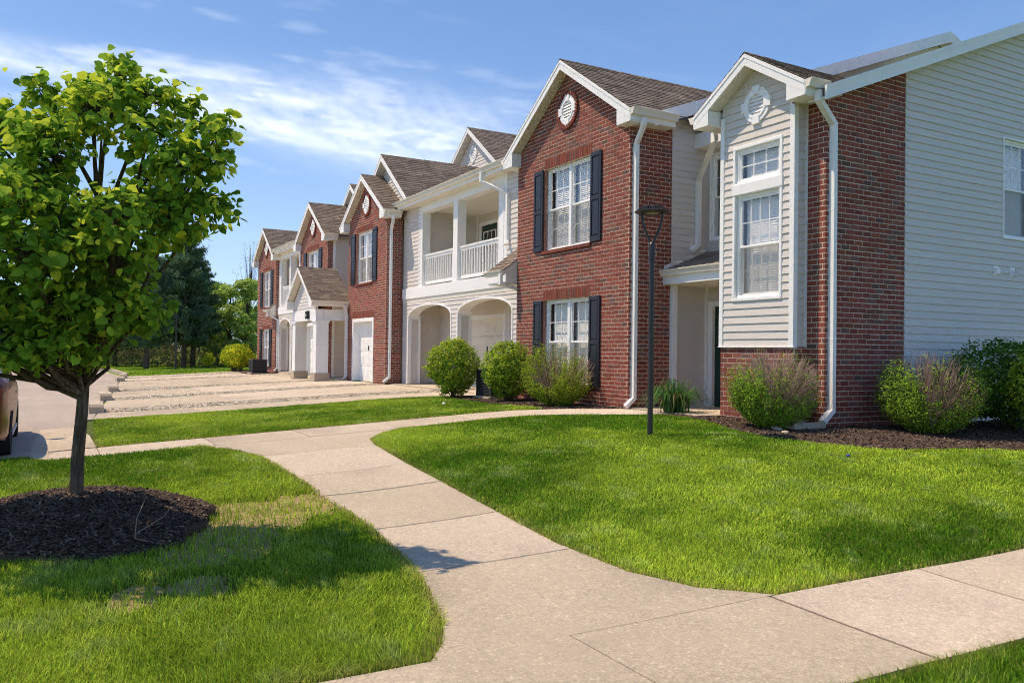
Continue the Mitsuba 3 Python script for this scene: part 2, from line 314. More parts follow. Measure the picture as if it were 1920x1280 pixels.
def gable_roof(name, C, hwl, hwr, top, s, y0, y1, ov=0.3, fh=0.2, returns=True, gl=None, gr=None, ret_l=0.42):
    """A gable roof whose ridge runs back from the street at x = C."""
    n = math.hypot(1, s)
    prof = lambda d: Polygon([(C - hwl, top - s * hwl - d), (C, top - d), (C + hwr, top - s * hwr - d), (C + hwr, top - s * hwr - d - 0.045), (C, top - d - 0.045), (C - hwl, top - s * hwl - d - 0.045)])
    r = add(B, name, prism(front(y0 + 0.02), prof(0.012), -(y1 - y0 - 0.02), 0), 'deck')
    Rf = Fr((C + hwr, y0, top - s * hwr), (0, 1, 0), np.array([s, 0, 1]) / n, np.array([-1, 0, s]) / n)
    shingles(r, Rf, y1 - y0, hwr * n, Rf.N)
    Lf = Fr((C - hwl, y1, top - s * hwl), (0, -1, 0), np.array([-s, 0, 1]) / n, np.array([1, 0, s]) / n)
    shingles(r, Lf, y1 - y0, hwl * n, Lf.N)
    # ridge caps
    y = y0
    while y < y1:
        L = min(0.2, y1 - y)
        add_m = []
        for sg in (-1, 1):
            F = Fr((C, y, top + 0.012), (0, 1, 0), np.array([sg * s, 0, 1]) / n, np.array([sg * 1.0, 0, -s]) / n)
            add_m.append((F.p([[0, 0, 0.012], [L + .03, 0, 0.004], [L + .03, 0.13, 0.002], [0, 0.13, 0.010]]), np.array([[0, 1, 2], [0, 2, 3]]), SH[rng.integers(5)]))
        piece(r, 'ridge_cap', 'shingle', join(add_m), np.array([0.6, -0.3, 0.6])); y += L
    # rake boards on the front, shingle edge shadow line, sloping soffit under the overhang
    def rake(sg, hw):
        ext = 0.0
        pl = Polygon([(C, top - 0.014), (C + sg * (hw + ext), top - 0.014 - s * (hw + ext)), (C + sg * (hw + ext), top - 0.014 - s * hw - fh), (C, top - 0.014 - fh)])
        add(r, 'rake_board', prism(front(y0), pl, -0.025, 0), 'trim')
        add(r, 'rake_board', prism(front(y0 - 0.012), Polygon([(C, top - 0.02), (C + sg * hw, top - 0.02 - s * hw), (C + sg * hw, top - 0.075 - s * hw), (C, top - 0.075)]), -0.012, 0), 'trim')
        # soffit panels between rake board and wall
        m = max(3, int(hw / 0.3)); d = fh + 0.0
        for i in range(m):
            a, b = hw * i / m + 0.006, hw * (i + 1) / m - 0.006
            pl = Polygon([(C + sg * a, top - d - s * a + 0.02), (C + sg * b, top - d - s * b + 0.02), (C + sg * b, top - d - s * b + 0.035), (C + sg * a, top - d - s * a + 0.035)])
            add(r, 'soffit_panel', prism(front(y0 + 0.025), pl, -ov + 0.02, 0), 'cream')
        add(r, 'soffit_backing', prism(front(y0 + 0.025), Polygon([(C, top - d + 0.028), (C + sg * hw, top - d - s * hw + 0.028), (C + sg * hw, top - d - s * hw + 0.06), (C, top - d + 0.06)]), -ov + 0.02, 0), 'cream')
        if returns:
            e, w = top - 0.014 - s * hw - fh, ret_l
            pl = Polygon([(C + sg * hw, e + 0.02), (C + sg * hw, e - 0.03), (C + sg * (hw - w), e - 0.03), (C + sg * (hw - w), e + s * w)])
            add(r, 'eave_return', prism(front(y0 + 0.004), pl, -ov - 0.02, 0), 'trim')
    rake(-1, hwl); rake(1, hwr)
    for sg, hw, g in ((-1, hwl, gl), (1, hwr, gr)):
        if g:
            e = top - s * hw
            add(r, 'eave_board', bx(right(C + sg * hw), g[0] + 0.004, g[1], e - 0.02 - fh, e - 0.02, -0.012, 0.012), 'trim')
            gutter((C + sg * (hw + 0.012), g[0], e - 0.012), (C + sg * (hw + 0.012), g[1], e - 0.012), (sg, 0, 0), parent=r)
            add(r, 'eave_soffit', wbox(min(C + sg * hw, C + sg * (hw - 0.34)), max(C + sg * hw, C + sg * (hw - 0.34)), g[0] + 0.03, g[1], e - 0.026 - fh, e - fh - 0.004), 'cream')
    return r
def window(F, s0, s1, t0, t1, units=2, recess=0.09, cols=3, rows=2, screen=True, double=True, muntin_lower=False, blind=True, depth=0.55, label=None, casing=0.0):
    """A vinyl window with frame, sashes, muntins, panes, blind; F is the wall's face."""
    w = key_for(B, 'window')
    if label: tag(w, label)
    r = -recess; q = add
    if casing:
        c = casing
        q(w, 'casing', [cham(F, s0 - c, s1 + c, t1, t1 + c, -0.02, 0.03), cham(F, s0 - c, s1 + c, t0 - c, t0, -0.02, 0.034), cham(F, s0 - c, s0, t0 + .001, t1 - .001, -0.02, 0.03), cham(F, s1, s1 + c, t0 + .001, t1 - .001, -0.02, 0.03)], 'white')
    fr = 0.045
    q(w, 'frame', [cham(F, s0, s1, t1 - fr, t1, r - 0.10, r), cham(F, s0, s1, t0, t0 + fr, r - 0.10, r + 0.012), cham(F, s0, s0 + fr, t0 + fr, t1 - fr, r - 0.10, r), cham(F, s1 - fr, s1, t0 + fr, t1 - fr, r - 0.10, r)]
      + [cham(F, s0 + (s1 - s0) * i / units - 0.05, s0 + (s1 - s0) * i / units + 0.05, t0 + fr, t1 - fr, r - 0.10, r + 0.004) for i in range(1, units)], 'white')
    for i in range(units):
        a = s0 + (s1 - s0) * i / units + (fr if i == 0 else 0.05); b = s0 + (s1 - s0) * (i + 1) / units - (fr if i == units - 1 else 0.05)
        lo, hi = t0 + fr, t1 - fr; mid = (lo + hi) / 2 if double else lo
        sr = 0.038
        def sash(l, h, n, grid):
            ms = [cham(F, a, b, h - sr, h, n - 0.03, n), cham(F, a, b, l, l + sr, n - 0.03, n + 0.003), cham(F, a, a + sr, l + sr, h - sr, n - 0.03, n), cham(F, b - sr, b, l + sr, h - sr, n - 0.03, n)]
            q(w, 'sash', ms, 'white')
            g = []
            if grid:
                for c in range(1, cols): x = a + sr + (b - a - 2 * sr) * c / cols; g.append(bx(F, x - 0.0075, x + 0.0075, l + sr, h - sr, n - 0.026, n - 0.009))
                for c in range(1, rows): y = l + sr + (h - l - 2 * sr) * c / rows; g.append(bx(F, a + sr, b - sr, y - 0.0075, y + 0.0075, n - 0.025, n - 0.010))
                q(w, 'muntin', g, 'white')
            v = F.p([[a + sr, l + sr, n - 0.018], [b - sr, l + sr, n - 0.018], [b - sr, h - sr, n - 0.018], [a + sr, h - sr, n - 0.018]])
            q(w, 'pane', (v, np.array([[0, 1, 2], [0, 2, 3]])), 'glass')
        sash(mid - (sr / 2 if double else 0), hi, r - 0.022, True)
        if double:
            sash(lo, mid + sr / 2, r - 0.06, True)
            if screen:
                v = F.p([[a + .01, lo + .01, r - 0.016], [b - .01, lo + .01, r - 0.016], [b - .01, mid - .02, r - 0.016], [a + .01, mid - .02, r - 0.016]])
                q(w, 'screen', (v, np.array([[0, 1, 2], [0, 2, 3]])), 'screen')
        if blind:
            sl = []; y = lo + 0.02; nb = r - 0.16
            while y < hi - 0.02:
                j = rng.normal(0, 0.001)
                v = F.p([[a + .03, y + 0.0225 + j, nb - 0.011], [b - .03, y + 0.0225 - j, nb - 0.011], [b - .03, y - 0.0225 - j, nb + 0.011], [a + .03, y - 0.0225 + j, nb + 0.011]])
                sl.append((v, np.array([[0, 1, 2], [0, 2, 3]]))); y += 0.042
            for x in (a + 0.16, b - 0.16): sl.append(bx(F, x - .004, x + .004, lo, hi, nb + 0.021, nb + 0.023))
            q(w, 'blind', sl, 'blind')
    n0 = r - depth; e_ = 0.2
    q(w, 'interior', [bx(F, s0 - e_, s1 + e_, t0 - .08, t1 + .08, n0 - 0.02, n0), bx(F, s0 - e_, s1 + e_, t1 + .06, t1 + .08, n0, r - .1), bx(F, s0 - e_, s1 + e_, t0 - .08, t0 - .06, n0, r - .1), bx(F, s0 - e_, s0 - e_ + .02, t0 - .06, t1 + .06, n0, r - .1), bx(F, s1 + e_ - .02, s1 + e_, t0 - .06, t1 + .06, n0, r - .1)], 'room')
    return w
def shutter(F, s0, s1, t0, t1):
    k = key_for(B, 'shutter'); n = 0.045; st = 0.055
    m = (t0 + t1) / 2 - 0.02
    add(k, 'frame', [cham(F, s0, s0 + st, t0, t1, 0.012, n), cham(F, s1 - st, s1, t0, t1, 0.012, n), cham(F, s0 + st, s1 - st, t1 - 0.09, t1, 0.012, n), cham(F, s0 + st, s1 - st, t0, t0 + 0.11, 0.012, n), cham(F, s0 + st, s1 - st, m - 0.045, m + 0.045, 0.012, n)], 'shutter')
    for a, b in ((t0 + 0.11, m - 0.045), (m + 0.045, t1 - 0.09)):
        add(k, 'panel', [bx(F, s0 + st, s1 - st, a, b, 0.012, 0.022), cham(F, s0 + st + .012, s1 - st - .012, a + 0.012, b - 0.012, 0.02, n - 0.006, 0.018)], 'shutter')
def circ(cx, cz, r, n=40): return Polygon([(cx + r * math.cos(2 * math.pi * i / n), cz + r * math.sin(2 * math.pi * i / n)) for i in range(n)])
def round_vent(F, cx, cz, r, brick_ring=None, keys=True, wall=None):
    v = key_for(B, 'round_vent')
    ro, ri = r, r * 0.62
    add(v, 'rim', [prism(F, circ(cx, cz, ro).difference(circ(cx, cz, ri)), 0.0, 0.035), prism(F, circ(cx, cz, ri * 1.22).difference(circ(cx, cz, ri)), 0.034, 0.05)], 'white')
    add(v, 'backing', prism(F, circ(cx, cz, ri), -0.03, 0.004), 'grey')
    n = 6
    for i in range(n):
        z = cz - ri + 2 * ri * (i + 0.5) / n; hw = math.sqrt(max(0, ri ** 2 - (z - cz) ** 2)) * 0.985; h = 2 * ri / n
        a = F.p([[cx - hw, z - h * .5, 0.036], [cx + hw, z - h * .5, 0.036], [cx + hw, z + h * .42, 0.008], [cx - hw, z + h * .42, 0.008], [cx - hw, z - h * .5, 0.028], [cx + hw, z - h * .5, 0.028], [cx + hw, z + h * .42, 0.002], [cx - hw, z + h * .42, 0.002]])
        add(v, 'slat', (a, BF), 'white')
    if keys:
        for a in (0, 90, 180, 270):
            pl = Polygon([(-0.07 * r / .32, ri * .98), (0.07 * r / .32, ri * .98), (0.095 * r / .32, ro * 1.10), (-0.095 * r / .32, ro * 1.10)])
            add(v, 'keystone', prism(F, affinity.translate(affinity.rotate(pl, a, origin=(0, 0)), cx, cz), 0.0, 0.056), 'white')
    if brick_ring:
        n = 30
        for i in range(n):
            a0, a1 = 2 * math.pi * i / n + 0.03, 2 * math.pi * (i + 1) / n - 0.03
            pl = Polygon([(cx + q * math.cos(a), cz + q * math.sin(a)) for q, a in ((r + .005, a0), (r + .005, a1), (r + brick_ring, a1), (r + brick_ring, a0))])
            piece(wall, 'brick', 'brick', prism(F, pl, -0.01, 0.055 + 0.004 * rng.random(), brick_col()[0]), F.N)
def garage_door(F, s0, s1, t0, t1, recess, mat='garage', trim=0.12, casing=0.0, label=None):
    g = key_for(B, 'garage_door')
    if label: tag(g, label)
    add(g, 'jamb', [bx(F, s0 - 0.002, s0 + trim, t0, t1, -recess - .05, 0.012), bx(F, s1 - trim, s1 + 0.002, t0, t1, -recess - .05, 0.012), bx(F, s0 + trim, s1 - trim, t1 - trim, t1 + 0.002, -recess - .05, 0.012)], 'trim')
    a, b, top = s0 + trim, s1 - trim, t1 - trim
    for i in range(4):
        l, h = t0 + (top - t0) * i / 4 + 0.004, t0 + (top - t0) * (i + 1) / 4 - 0.004
        add(g, 'panel', [cham(F, a, b, l, h, -recess - 0.04, -recess, 0.008)] + [cham(F, a + (b - a) * j / 4 + .05, a + (b - a) * (j + 1) / 4 - .05, l + .07, h - .07, -recess - .005, -recess + 0.008, 0.012) for j in range(4)], mat)
    c = (a + b) / 2
    add(g, 'handle', bx(F, c - .012, c + .012, t0 + (top - t0) * .52, t0 + (top - t0) * .6, -recess, -recess + 0.03), 'dark')

EV = 5.97                                                     # underside of the rake at the brick gables' ridge, above the eye
def brick_gable(X0, X1, ups, lows=(), garage=None, Y=9.6, vent=True, shut=True, side_to=10.62, phase=0.0, name_label=None):
    """A projecting brick bay with a front gable. ups/lows: (window s0, s1, t0, t1, left shutter, right shutter)."""
    F = front(Y); C, hw = (X0 + X1) / 2, (X1 - X0) / 2
    s = 2 / 3; ap = 4.56 + s * hw                                     # underside of rake at the wall's ridge
    poly = Polygon([(X0, -1.2), (X1, -1.2), (X1, 4.60), (C, ap + 0.04), (X0, 4.60)])
    hole = poly
    for w in list(ups) + list(lows): hole = hole.difference(rect(w[0], w[1], w[2] - 0.08, w[3] + 0.203))
    vc = (C - 0.02, ap - 0.80)
    if vent: hole = hole.difference(circ(*vc, 0.40))
    if garage: hole = hole.difference(rect(garage[0], garage[1], -1.2, garage[2] + 0.203))
    h = brick_wall(F, hole, phase=phase, label=name_label)
    add(h, 'vent_backing', prism(F, circ(*vc, 0.41), -0.1, -0.008), 'mortar') if vent else None
    for w in list(ups) + list(lows):
        a, b, l, t, sl, sr = w
        soldier(h, F, a, b, t + 0.003)
        add(h, 'lintel_backing', bx(F, a - .02, b + .02, t, t + 0.203, -0.08, -0.008), 'mortar')
        n = round((b - a) / 0.068)
        for i in range(n): piece(h, 'brick', 'brick', bx(F, a - .03 + (b - a + .06) * i / n + .004, a - .03 + (b - a + .06) * (i + 1) / n - .004, l - 0.075 + 0.004 * rng.random(), l - 0.004, -0.10, 0.045, brick_col()[0]), F.N)
        add(h, 'brick_return', bx(right(a), Y + .0, Y + .12, l, t, -0.03, 0.0, (0.22, .072, .05)), 'brick'); add(h, 'brick_return', bx(left(b), Y + .0, Y + .12, l, t, -0.03, 0.0, (0.22, .072, .05)), 'brick')
        window(F, a, b, l, t, units=2)
        if shut:
            shutter(F, sl[0], sl[1], l, t); shutter(F, sr[0], sr[1], l, t)
    if garage:
        soldier(h, F, garage[0], garage[1], garage[2] + 0.003)
        add(h, 'lintel_backing', bx(F, garage[0] - .02, garage[1] + .02, garage[2], garage[2] + .203, -0.08, -0.008), 'mortar')
        garage_door(F, garage[0], garage[1], -1.08, garage[2], 0.24)
    if vent: round_vent(F, vc[0], vc[1], 0.31, brick_ring=0.095, keys=True, wall=h)
    Fs = right(X1)
    h2 = brick_wall(Fs, rect(Y + 0.0, side_to, -1.2, 4.72), phase=Y + BL / 4)
    add(B, 'core_wall', [wbox(X0 + .02, X0 + .1, Y + .1, 13.5, -1.2, 4.6)], 'cream')
    r = gable_roof('gable_roof', C, hw + 0.3, hw + 0.3, ap + 0.235, s, Y - 0.25, y1=14.2, ov=0.25, gr=(Y - 0.25, max(side_to - 0.18, 9.9)), gl=(Y - 0.25, 10.1))
    return h, C, hw, ap
# G2: the large brick bay nearest the path
brick_gable(-16.98, -12.65, [(-15.78, -13.95, 2.27, 4.09, (-16.18, -15.80), (-13.93, -13.56))], [(-15.78, -13.95, -0.68, 1.17, (-16.16, -15.80), (-13.93, -13.56))], phase=0.02)
brick_gable(-29.69, -25.68, [(-28.80, -27.05, 2.38, 4.20, (-29.32, -28.86), (-27.02, -26.60))], garage=(-29.1, -26.85, 1.14), side_to=10.15, phase=0.05)
brick_gable(-36.5, -32.35, [(-35.4, -33.55, 2.35, 4.18, (-35.82, -35.42), (-33.53, -33.1))], garage=(-35.75, -33.4, 1.14), side_to=9.82)
brick_gable(-45.0, -40.95, [(-43.75, -42.0, 2.15, 3.98, (-44.25, -43.8), (-41.95, -41.5))], [(-43.75, -42.1, -0.85, 1.03, (-44.2, -43.78), (-42.08, -41.65))], side_to=9.75)
add(B, 'end_wall', [wbox(-45.0, -44.9, 9.72, 26, -1.2, 4.6)], 'cream')

# balcony bays: siding front with two arches below, a porch with posts and railings above
def balcony_bay(X0, X1, openL, openR, posts, arches, door=None, spring=1.06, crown=1.49, garage=None, outlet=None, Y=10.17):
    F = front(Y)
    poly = rect(X0, X1, -1.05, 4.6)
    def arch_poly(a, b, g=0.0):
        n = 24; c, hw, rise = (a + b) / 2, (b - a) / 2 + g, crown - spring + g
        return Polygon([(a - g, -1.3), (b + g, -1.3)] + [(c + hw * math.cos(math.pi * i / n), spring + rise * math.sin(math.pi * i / n) ** 0.9) for i in range(n + 1)])
    body = poly.difference(rect(openL, openR, 1.55, 4.6))
    for a, b in arches: body = body.difference(arch_poly(a, b))
    body = body.difference(rect(X0, X1, 1.56, 2.03))
    siding(F, body)
    for a, b in arches:
        add(B, 'arch_trim', prism(F, arch_poly(a, b).difference(arch_poly(a, b, -0.055)).difference(rect(a - 1, b + 1, -2, -1.05)), -0.09, 0.03), 'trim')
        add(B, 'arch_soffit', prism(F, arch_poly(a, b, -.01).difference(arch_poly(a, b, -0.05)).intersection(rect(a - 1, b + 1, spring - .02, 9)), -0.34, -0.091), 'trim')
    add(B, 'floor_band', [cham(F, X0 + .002, X1 - .002, 1.69, 2.03, -0.3, 0.05)], 'trim')
    add(B, 'floor_band', [cham(F, X0 + .002, X1 - .002, 1.56, 1.688, -0.3, 0.018)], 'cream')
    # balcony room
    D = 2.0; zf, zc = 1.98, 4.44
    add(B, 'balcony_floor', wbox(openL, openR, Y + .02, Y + D, zf - .05, zf), 'cream')
    add(B, 'balcony_ceiling', wbox(openL - .1, openR + .1, Y + .25, Y + D + .1, zc, zc + .03), 'cream')
    siding(right(openL), rect(Y + .28, Y + D, zf, zc)); siding(left(openR), rect(Y + .28, Y + D, zf, zc))
    back = front(Y + D); bp = rect(openL, openR, zf, zc)
    if door: bp = bp.difference(rect(door[0], door[1], zf, door[2]))
    siding(back, bp)
    add(B, 'corner_trim', [bx(back, openL, openL + .07, zf, zc, 0, .03)], 'trim')
    if door:
        d = key_for(B, 'balcony_door'); tag(d, 'dark green balcony door with glazed panel')
        a, b, t = door
        add(d, 'frame', [bx(back, a, a + .09, zf, t, -.05, .03), bx(back, b - .09, b, zf, t, -.05, .03), bx(back, a + .09, b - .09, t - .1, t, -.05, .03)], 'trim')
        add(d, 'leaf', [bx(back, a + .09, b - .09, zf, t - .1, -.06, -.02)], 'greendoor')
        add(d, 'pane', [bx(back, a + .25, b - .25, zf + .9, t - .32, -.03, -.012)], 'carglass')
        add(d, 'glazing_bar', [bx(back, a + .22, a + .26, zf + .88, t - .3, -.02, .0), bx(back, b - .26, b - .22, zf + .88, t - .3, -.02, .0), bx(back, a + .26, b - .26, t - .33, t - .3, -.02, .0)] + [bx(back, a + .26 + (b - a - .52) * i / 3 - .01, a + .26 + (b - a - .52) * i / 3 + .01, zf + .88, t - .33, -.015, -.004) for i in (1, 2)], 'white')
    for a, b in posts: add(B, 'balcony_post', [cham(F, a, b, 2.03, 4.36, -.26, .012), bx(F, a - .015, b + .015, 2.032, 2.1, -.28, .02)], 'trim')
    add(B, 'beam', [cham(F, openL - .02, openR + .02, 4.36, 4.62, -.26, .014)], 'trim')
    for (a0, a), (b, b1) in zip(posts[:-1], posts[1:]):
        ra = key_for(B, 'railing')
        add(ra, 'top_rail', [cham(F, a, b, 2.98, 3.03, -.16, -.06), bx(F, a, b, 2.90, 2.979, -.13, -.09)], 'trim')
        add(ra, 'bottom_rail', [cham(F, a, b, 2.10, 2.18, -.135, -.085)], 'trim')
        n = round((b - a) / 0.168)
        for i in range(n):
            x = a + (b - a) * (i + .5) / n
            add(ra, 'baluster', [bx(F, x - .022, x + .022, 2.18, 2.90, -.132, -.088)], 'trim')
    # eave: soffit, fascia, gutter, low roof behind it
    add(B, 'eave_soffit', wbox(X0, X1, Y - .3, Y + .1, 4.60, 4.64), 'cream')
    add(B, 'eave_board', wbox(X0, X1, Y - .325, Y - .3, 4.60, 4.80), 'trim')
    gutter((X0, Y - .327, 4.815), (X1, Y - .327, 4.815), (0, -1, 0), 0.125)
    add(B, 'porch_roof', prism(right(0), Polygon([(Y - .33, 4.80), (14.0, 6.2), (14.0, 6.1), (Y - .33, 4.70)]), X0, X1), 'deck')
    # ground-floor recess
    d = 1.25; b2 = front(Y + d)
    bp = rect(X0 + .1, X1 - .1, -1.05, 1.62)
    if garage: bp = bp.difference(rect(garage[0], garage[1], -1.05, garage[2]))
    siding(b2, bp)
    siding(right(X0 + .14), rect(Y + .3, Y + d, -1.05, 1.62))
    add(B, 'recess_ceiling', wbox(X0 + .1, X1 - .1, Y + .3, Y + d, 1.56, 1.6), 'cream')
    for a, b in arches:
        siding(right(a + .015), rect(Y + .06, Y + .34, -1.05, spring), name='pier_side')
        add(B, 'corner_trim', [bx(right(a + .015), Y + .34, Y + .42, -1.05, spring + .1, -.07, .03)], 'trim')
        add(B, 'pier_back', [bx(left(b - .015), Y + .06, Y + .34, -1.05, spring, -.05, .0)], 'cream')
    if garage: garage_door(b2, garage[0], garage[1], -1.08, garage[2], 0.06, mat='cream', trim=0.12, label='beige garage door behind the right-hand arch')
    if outlet: add(B, 'outlet_box', cham(b2, *outlet, 0, .05), 'white')
balcony_bay(-25.62, -16.98, -24.22, -18.55, [(-24.22, -24.05), (-21.78, -21.48), (-19.0, -18.71)], [(-25.15, -21.80), (-21.42, -18.15)], door=(-24.0, -22.7, 4.18), garage=(-23.25, -20.85, 1.12))
add(B, 'balcony_side_post', cham(front(10.17), -24.38, -24.22, 2.03, 4.55, -.26, .012), 'trim'); add(B, 'balcony_side_post', cham(front(10.17), -18.71, -18.55, 2.03, 4.5, -.26, .0), 'trim')
balcony_bay(-40.93, -36.5, -40.65, -37.0, [(-40.65, -40.45), (-38.9, -38.65), (-37.2, -37.0)], [(-40.72, -38.55), (-38.3, -36.7)], door=(-39.6, -38.6, 4.1), garage=None, outlet=(-40.2, -39.85, -.35, 0.0), Y=9.74)
# small pent roof beside the balcony of the near bay, another at the far bay
def pent(X0, X1, Y0=9.27, zl=1.93, zh=2.62):
    Y1 = 10.17; s = (zh - zl) / (Y1 - Y0); n = math.hypot(1, s)
    h = add(B, 'pent_roof', prism(right(0), Polygon([(Y0, zl), (Y1, zh), (Y1, zh - .2), (Y0 + .03, zl - .08), (Y0, zl - .06)]), X0, X1), 'cream')
    F = Fr((X0, Y0 - .02, zl + .004), (1, 0, 0), np.array([0, -s, 1]) / n, np.array([0, 1, s]) / n)
    shingles(h, F, X1 - X0, n * (Y1 - Y0), F.N)
    add(h, 'side_panel', [prism(right(X1), Polygon([(Y0 + .05, zl - .06), (Y1, zh - .04), (Y1, 1.62), (Y0 + .05, 1.62)]), -.04, -.0)], 'cream')
    add(h, 'eave_soffit', wbox(X0, X1, Y0 + .02, Y1, 1.62, 1.66), 'cream')
    gutter((X0 - .05, Y0, zl - .01), (X1, Y0, zl - .01), (0, -1, 0), 0.11, parent=h)
pent(-17.85, -16.99)
pent(-41.75, -40.95, zl=1.95)
# cross gables of beige siding behind
def siding_gable(C, hw, ap, s, Y, y1, base, vent=True, gl=None, gr=None):
    F = front(Y); ov = 0.3
    siding(F, Polygon([(C - hw + .3, base), (C + hw - .3, base), (C + hw - .3, ap - .22 - s * (hw - .3)), (C, ap - .2), (C - hw + .3, ap - .22 - s * (hw - .3))]))
    gable_roof('cross_gable_roof', C, hw, hw, ap, s, Y - ov, y1, gl=gl, gr=gr, returns=False)
    if vent: round_vent(F, C, ap - 1.0, 0.30)
siding_gable(-27.21, 2.53, 6.80, 0.77, 10.19, 16.5, 4.4, vent=False)
siding_gable(-28.85, 2.62, 8.72, 0.735, 14.3, 20.5, 6.0)
siding_gable(-33.7, 2.6, 7.0, 0.735, 11.2, 17.0, 4.4, vent=False)
# upper siding of the recess between the two middle brick bays, and its walls
siding(right(-32.35), rect(9.83, 11.8, -1.05, 4.7))
add(B, 'corner_trim', bx(right(-32.35), 9.81, 9.91, -1.05, 4.6, 0.0, 0.03), 'trim')
siding(front(11.8), rect(-32.35, -29.7, -1.05, 4.8))
add(B, 'eave_board', wbox(-32.1, -29.7, 11.0, 11.03, 4.5, 4.72), 'trim')
gutter((-32.1, 11.0, 4.72), (-29.95, 11.0, 4.72), (0, -1, 0))
add(B, 'eave_soffit', wbox(-32.35, -29.7, 11.03, 11.8, 4.46, 4.5), 'cream')
add(B, 'core_wall', wbox(-29.69, -29.6, 9.7, 12, -1.2, 4.6), 'mortar')
# main roof and its gable end above the entrance recess
MR = lambda y: 4.60 + 0.371 * (y - 10.09)
main = add(B, 'main_roof', [prism(right(0), Polygon([(10.75, MR(10.75) - .02), (19.06, MR(19.06) - .02), (28.2, MR(10.0) - .02), (28.2, MR(10.0) - .12), (19.06, MR(19.06) - .12), (10.75, MR(10.75) - .12)]), -45.3, -12.38)], 'deck')
n_ = math.hypot(1, .371); Fm = Fr((-30, 10.0, MR(10.0)), (1, 0, 0), np.array([0, -.371, 1]) / n_, np.array([0, 1, .371]) / n_)
Fm2 = Fr((-17.0, 10.2, MR(10.2) - .01), (1, 0, 0), Fm.N, Fm.V); shingles(main, Fm2, 4.58, 8.86 * n_, Fm.N)
add(main, 'deck_edge', prism(right(0), Polygon([(10.2, MR(10.2) - .02), (10.75, MR(10.75) - .02), (10.75, MR(10.75) - .1), (10.2, MR(10.2) - .1)]), -16.9, -12.38), 'deck')
for y0_, y1_, s_ in ((9.95, 19.06, 1), (28.2, 19.06, -1)):
    a, b = (y0_, MR(9.95)), (y1_, MR(19.06))
    add(main, 'rake_board', prism(right(-12.35), Polygon([(a[0], a[1] + .05), (b[0], b[1] + .05), (b[0], b[1] - .21), (a[0], a[1] - .21)]), -.03, 0), 'trim')
    add(main, 'rake_soffit', prism(right(-12.37), Polygon([(a[0], a[1] - .19), (b[0], b[1] - .19), (b[0], b[1] - .16), (a[0], a[1] - .16)]), -.3, 0), 'cream')
siding(right(-12.65), Polygon([(10.62, 1.2), (13.6, 1.2), (13.6, MR(13.6) - .2), (10.62, MR(10.62) - .2)]))
siding(right(-12.65), rect(10.74, 11.55, -1.05, 1.62))
add(B, 'gable_end_wall', prism(right(-12.68), Polygon([(13.6, -1.2), (28, -1.2), (28, MR(10) - .2), (19.06, MR(19.06) - .2), (13.6, MR(13.6) - .2)]), -.1, 0), 'cream')
# end unit: brick corner, siding side wall, low-pitched roof
XR = -8.69
ER = lambda y: 4.16 + 0.392 * (y - 10.32)                         # top of its rake
h_end = brick_wall(right(XR), Polygon([(10.32, -1.25), (12.2, -1.25), (12.2, ER(12.2) - .2), (10.32, ER(10.32) - .2)]), phase=10.32 + BL / 4, label='side of the brick corner at the near end')
brick_wall(front(10.32), rect(-9.04, XR, -1.25, 3.95), phase=XR + BL / 4 - BL)
win_r = (14.97, 16.9, 2.2, 3.98)
siding(right(XR), Polygon([(12.205, -1.1), (24.6, -1.1), (24.6, 4.0), (17.4, ER(17.4) - .2), (12.205, ER(12.205) - .2)]).difference(rect(*win_r[:2], *win_r[2:])), z0=-1.12)
window(right(XR), *win_r, units=2, recess=0.02, casing=0.03, label='window high on the shaded siding side wall')
for y, kind in ((14.74, 0), (15.25, 1)):
    v = key_for(B, 'vent_hood')
    F = right(XR)
    add(v, 'cover', [cham(F, y - .07, y + .07, 1.48, 1.66, 0, .02), cham(F, y - .055, y + .055, 1.50, 1.62, .02, .075, .02)], 'white')
    if kind: add(v, 'louvre', [prism(F, circ(y, 1.60, .03), .07, .079)] + [bx(F, y - .05, y + .05, 1.505 + .025 * i, 1.52 + .025 * i, .07, .08) for i in range(3)], 'grey')
endr = add(B, 'end_roof', [prism(right(0), Polygon([(9.98, ER(9.98) - .03), (17.4, ER(17.4) - .03), (24.9, ER(9.98) - .03), (24.9, ER(9.98) - .12), (17.4, ER(17.4) - .12), (9.98, ER(9.98) - .12)]), -9.05, -8.42),
                           prism(right(0), Polygon([(11.2, ER(11.2) - .03), (17.4, ER(17.4) - .03), (17.4, ER(17.4) - .12), (11.2, ER(11.2) - .12)]), -12.5, -9.05)], 'deck')
Fe = Fr((-12.3, 11.2, ER(11.2) - .02), (1, 0, 0), np.array([0, -.392, 1]) / math.hypot(1, .392), np.array([0, 1, .392]) / math.hypot(1, .392))
shingles(endr, Fe, 3.9, 6.2 * math.hypot(1, .392), Fe.N)
for a, b in (((9.96, ER(9.96)), (17.4, ER(17.4))), ((24.9, ER(9.96)), (17.4, ER(17.4)))):
    add(endr, 'rake_board', prism(right(-8.39), Polygon([a, b, (b[0], b[1] - .21), (a[0], a[1] - .21)]), -.03, 0), 'trim')
    add(endr, 'rake_board', prism(right(-8.378), Polygon([(a[0], a[1] + .004), (b[0], b[1] + .004), (b[0], b[1] - .055), (a[0], a[1] - .055)]), -.03, 0), 'trim')
    add(endr, 'rake_soffit', prism(right(-8.42), Polygon([(a[0], a[1] - .19), (b[0], b[1] - .19), (b[0], b[1] - .16), (a[0], a[1] - .16)]), -.3, 0), 'cream')
add(B, 'eave_soffit', wbox(-9.05, -8.42, 9.99, 10.34, 3.93, 3.96), 'cream')
add(B, 'eave_soffit', wbox(-12.64, -10.6, 11.2, 11.56, 4.12, 4.16), 'cream'); add(B, 'eave_board', wbox(-12.64, -10.6, 11.18, 11.2, 4.12, 4.40), 'trim')
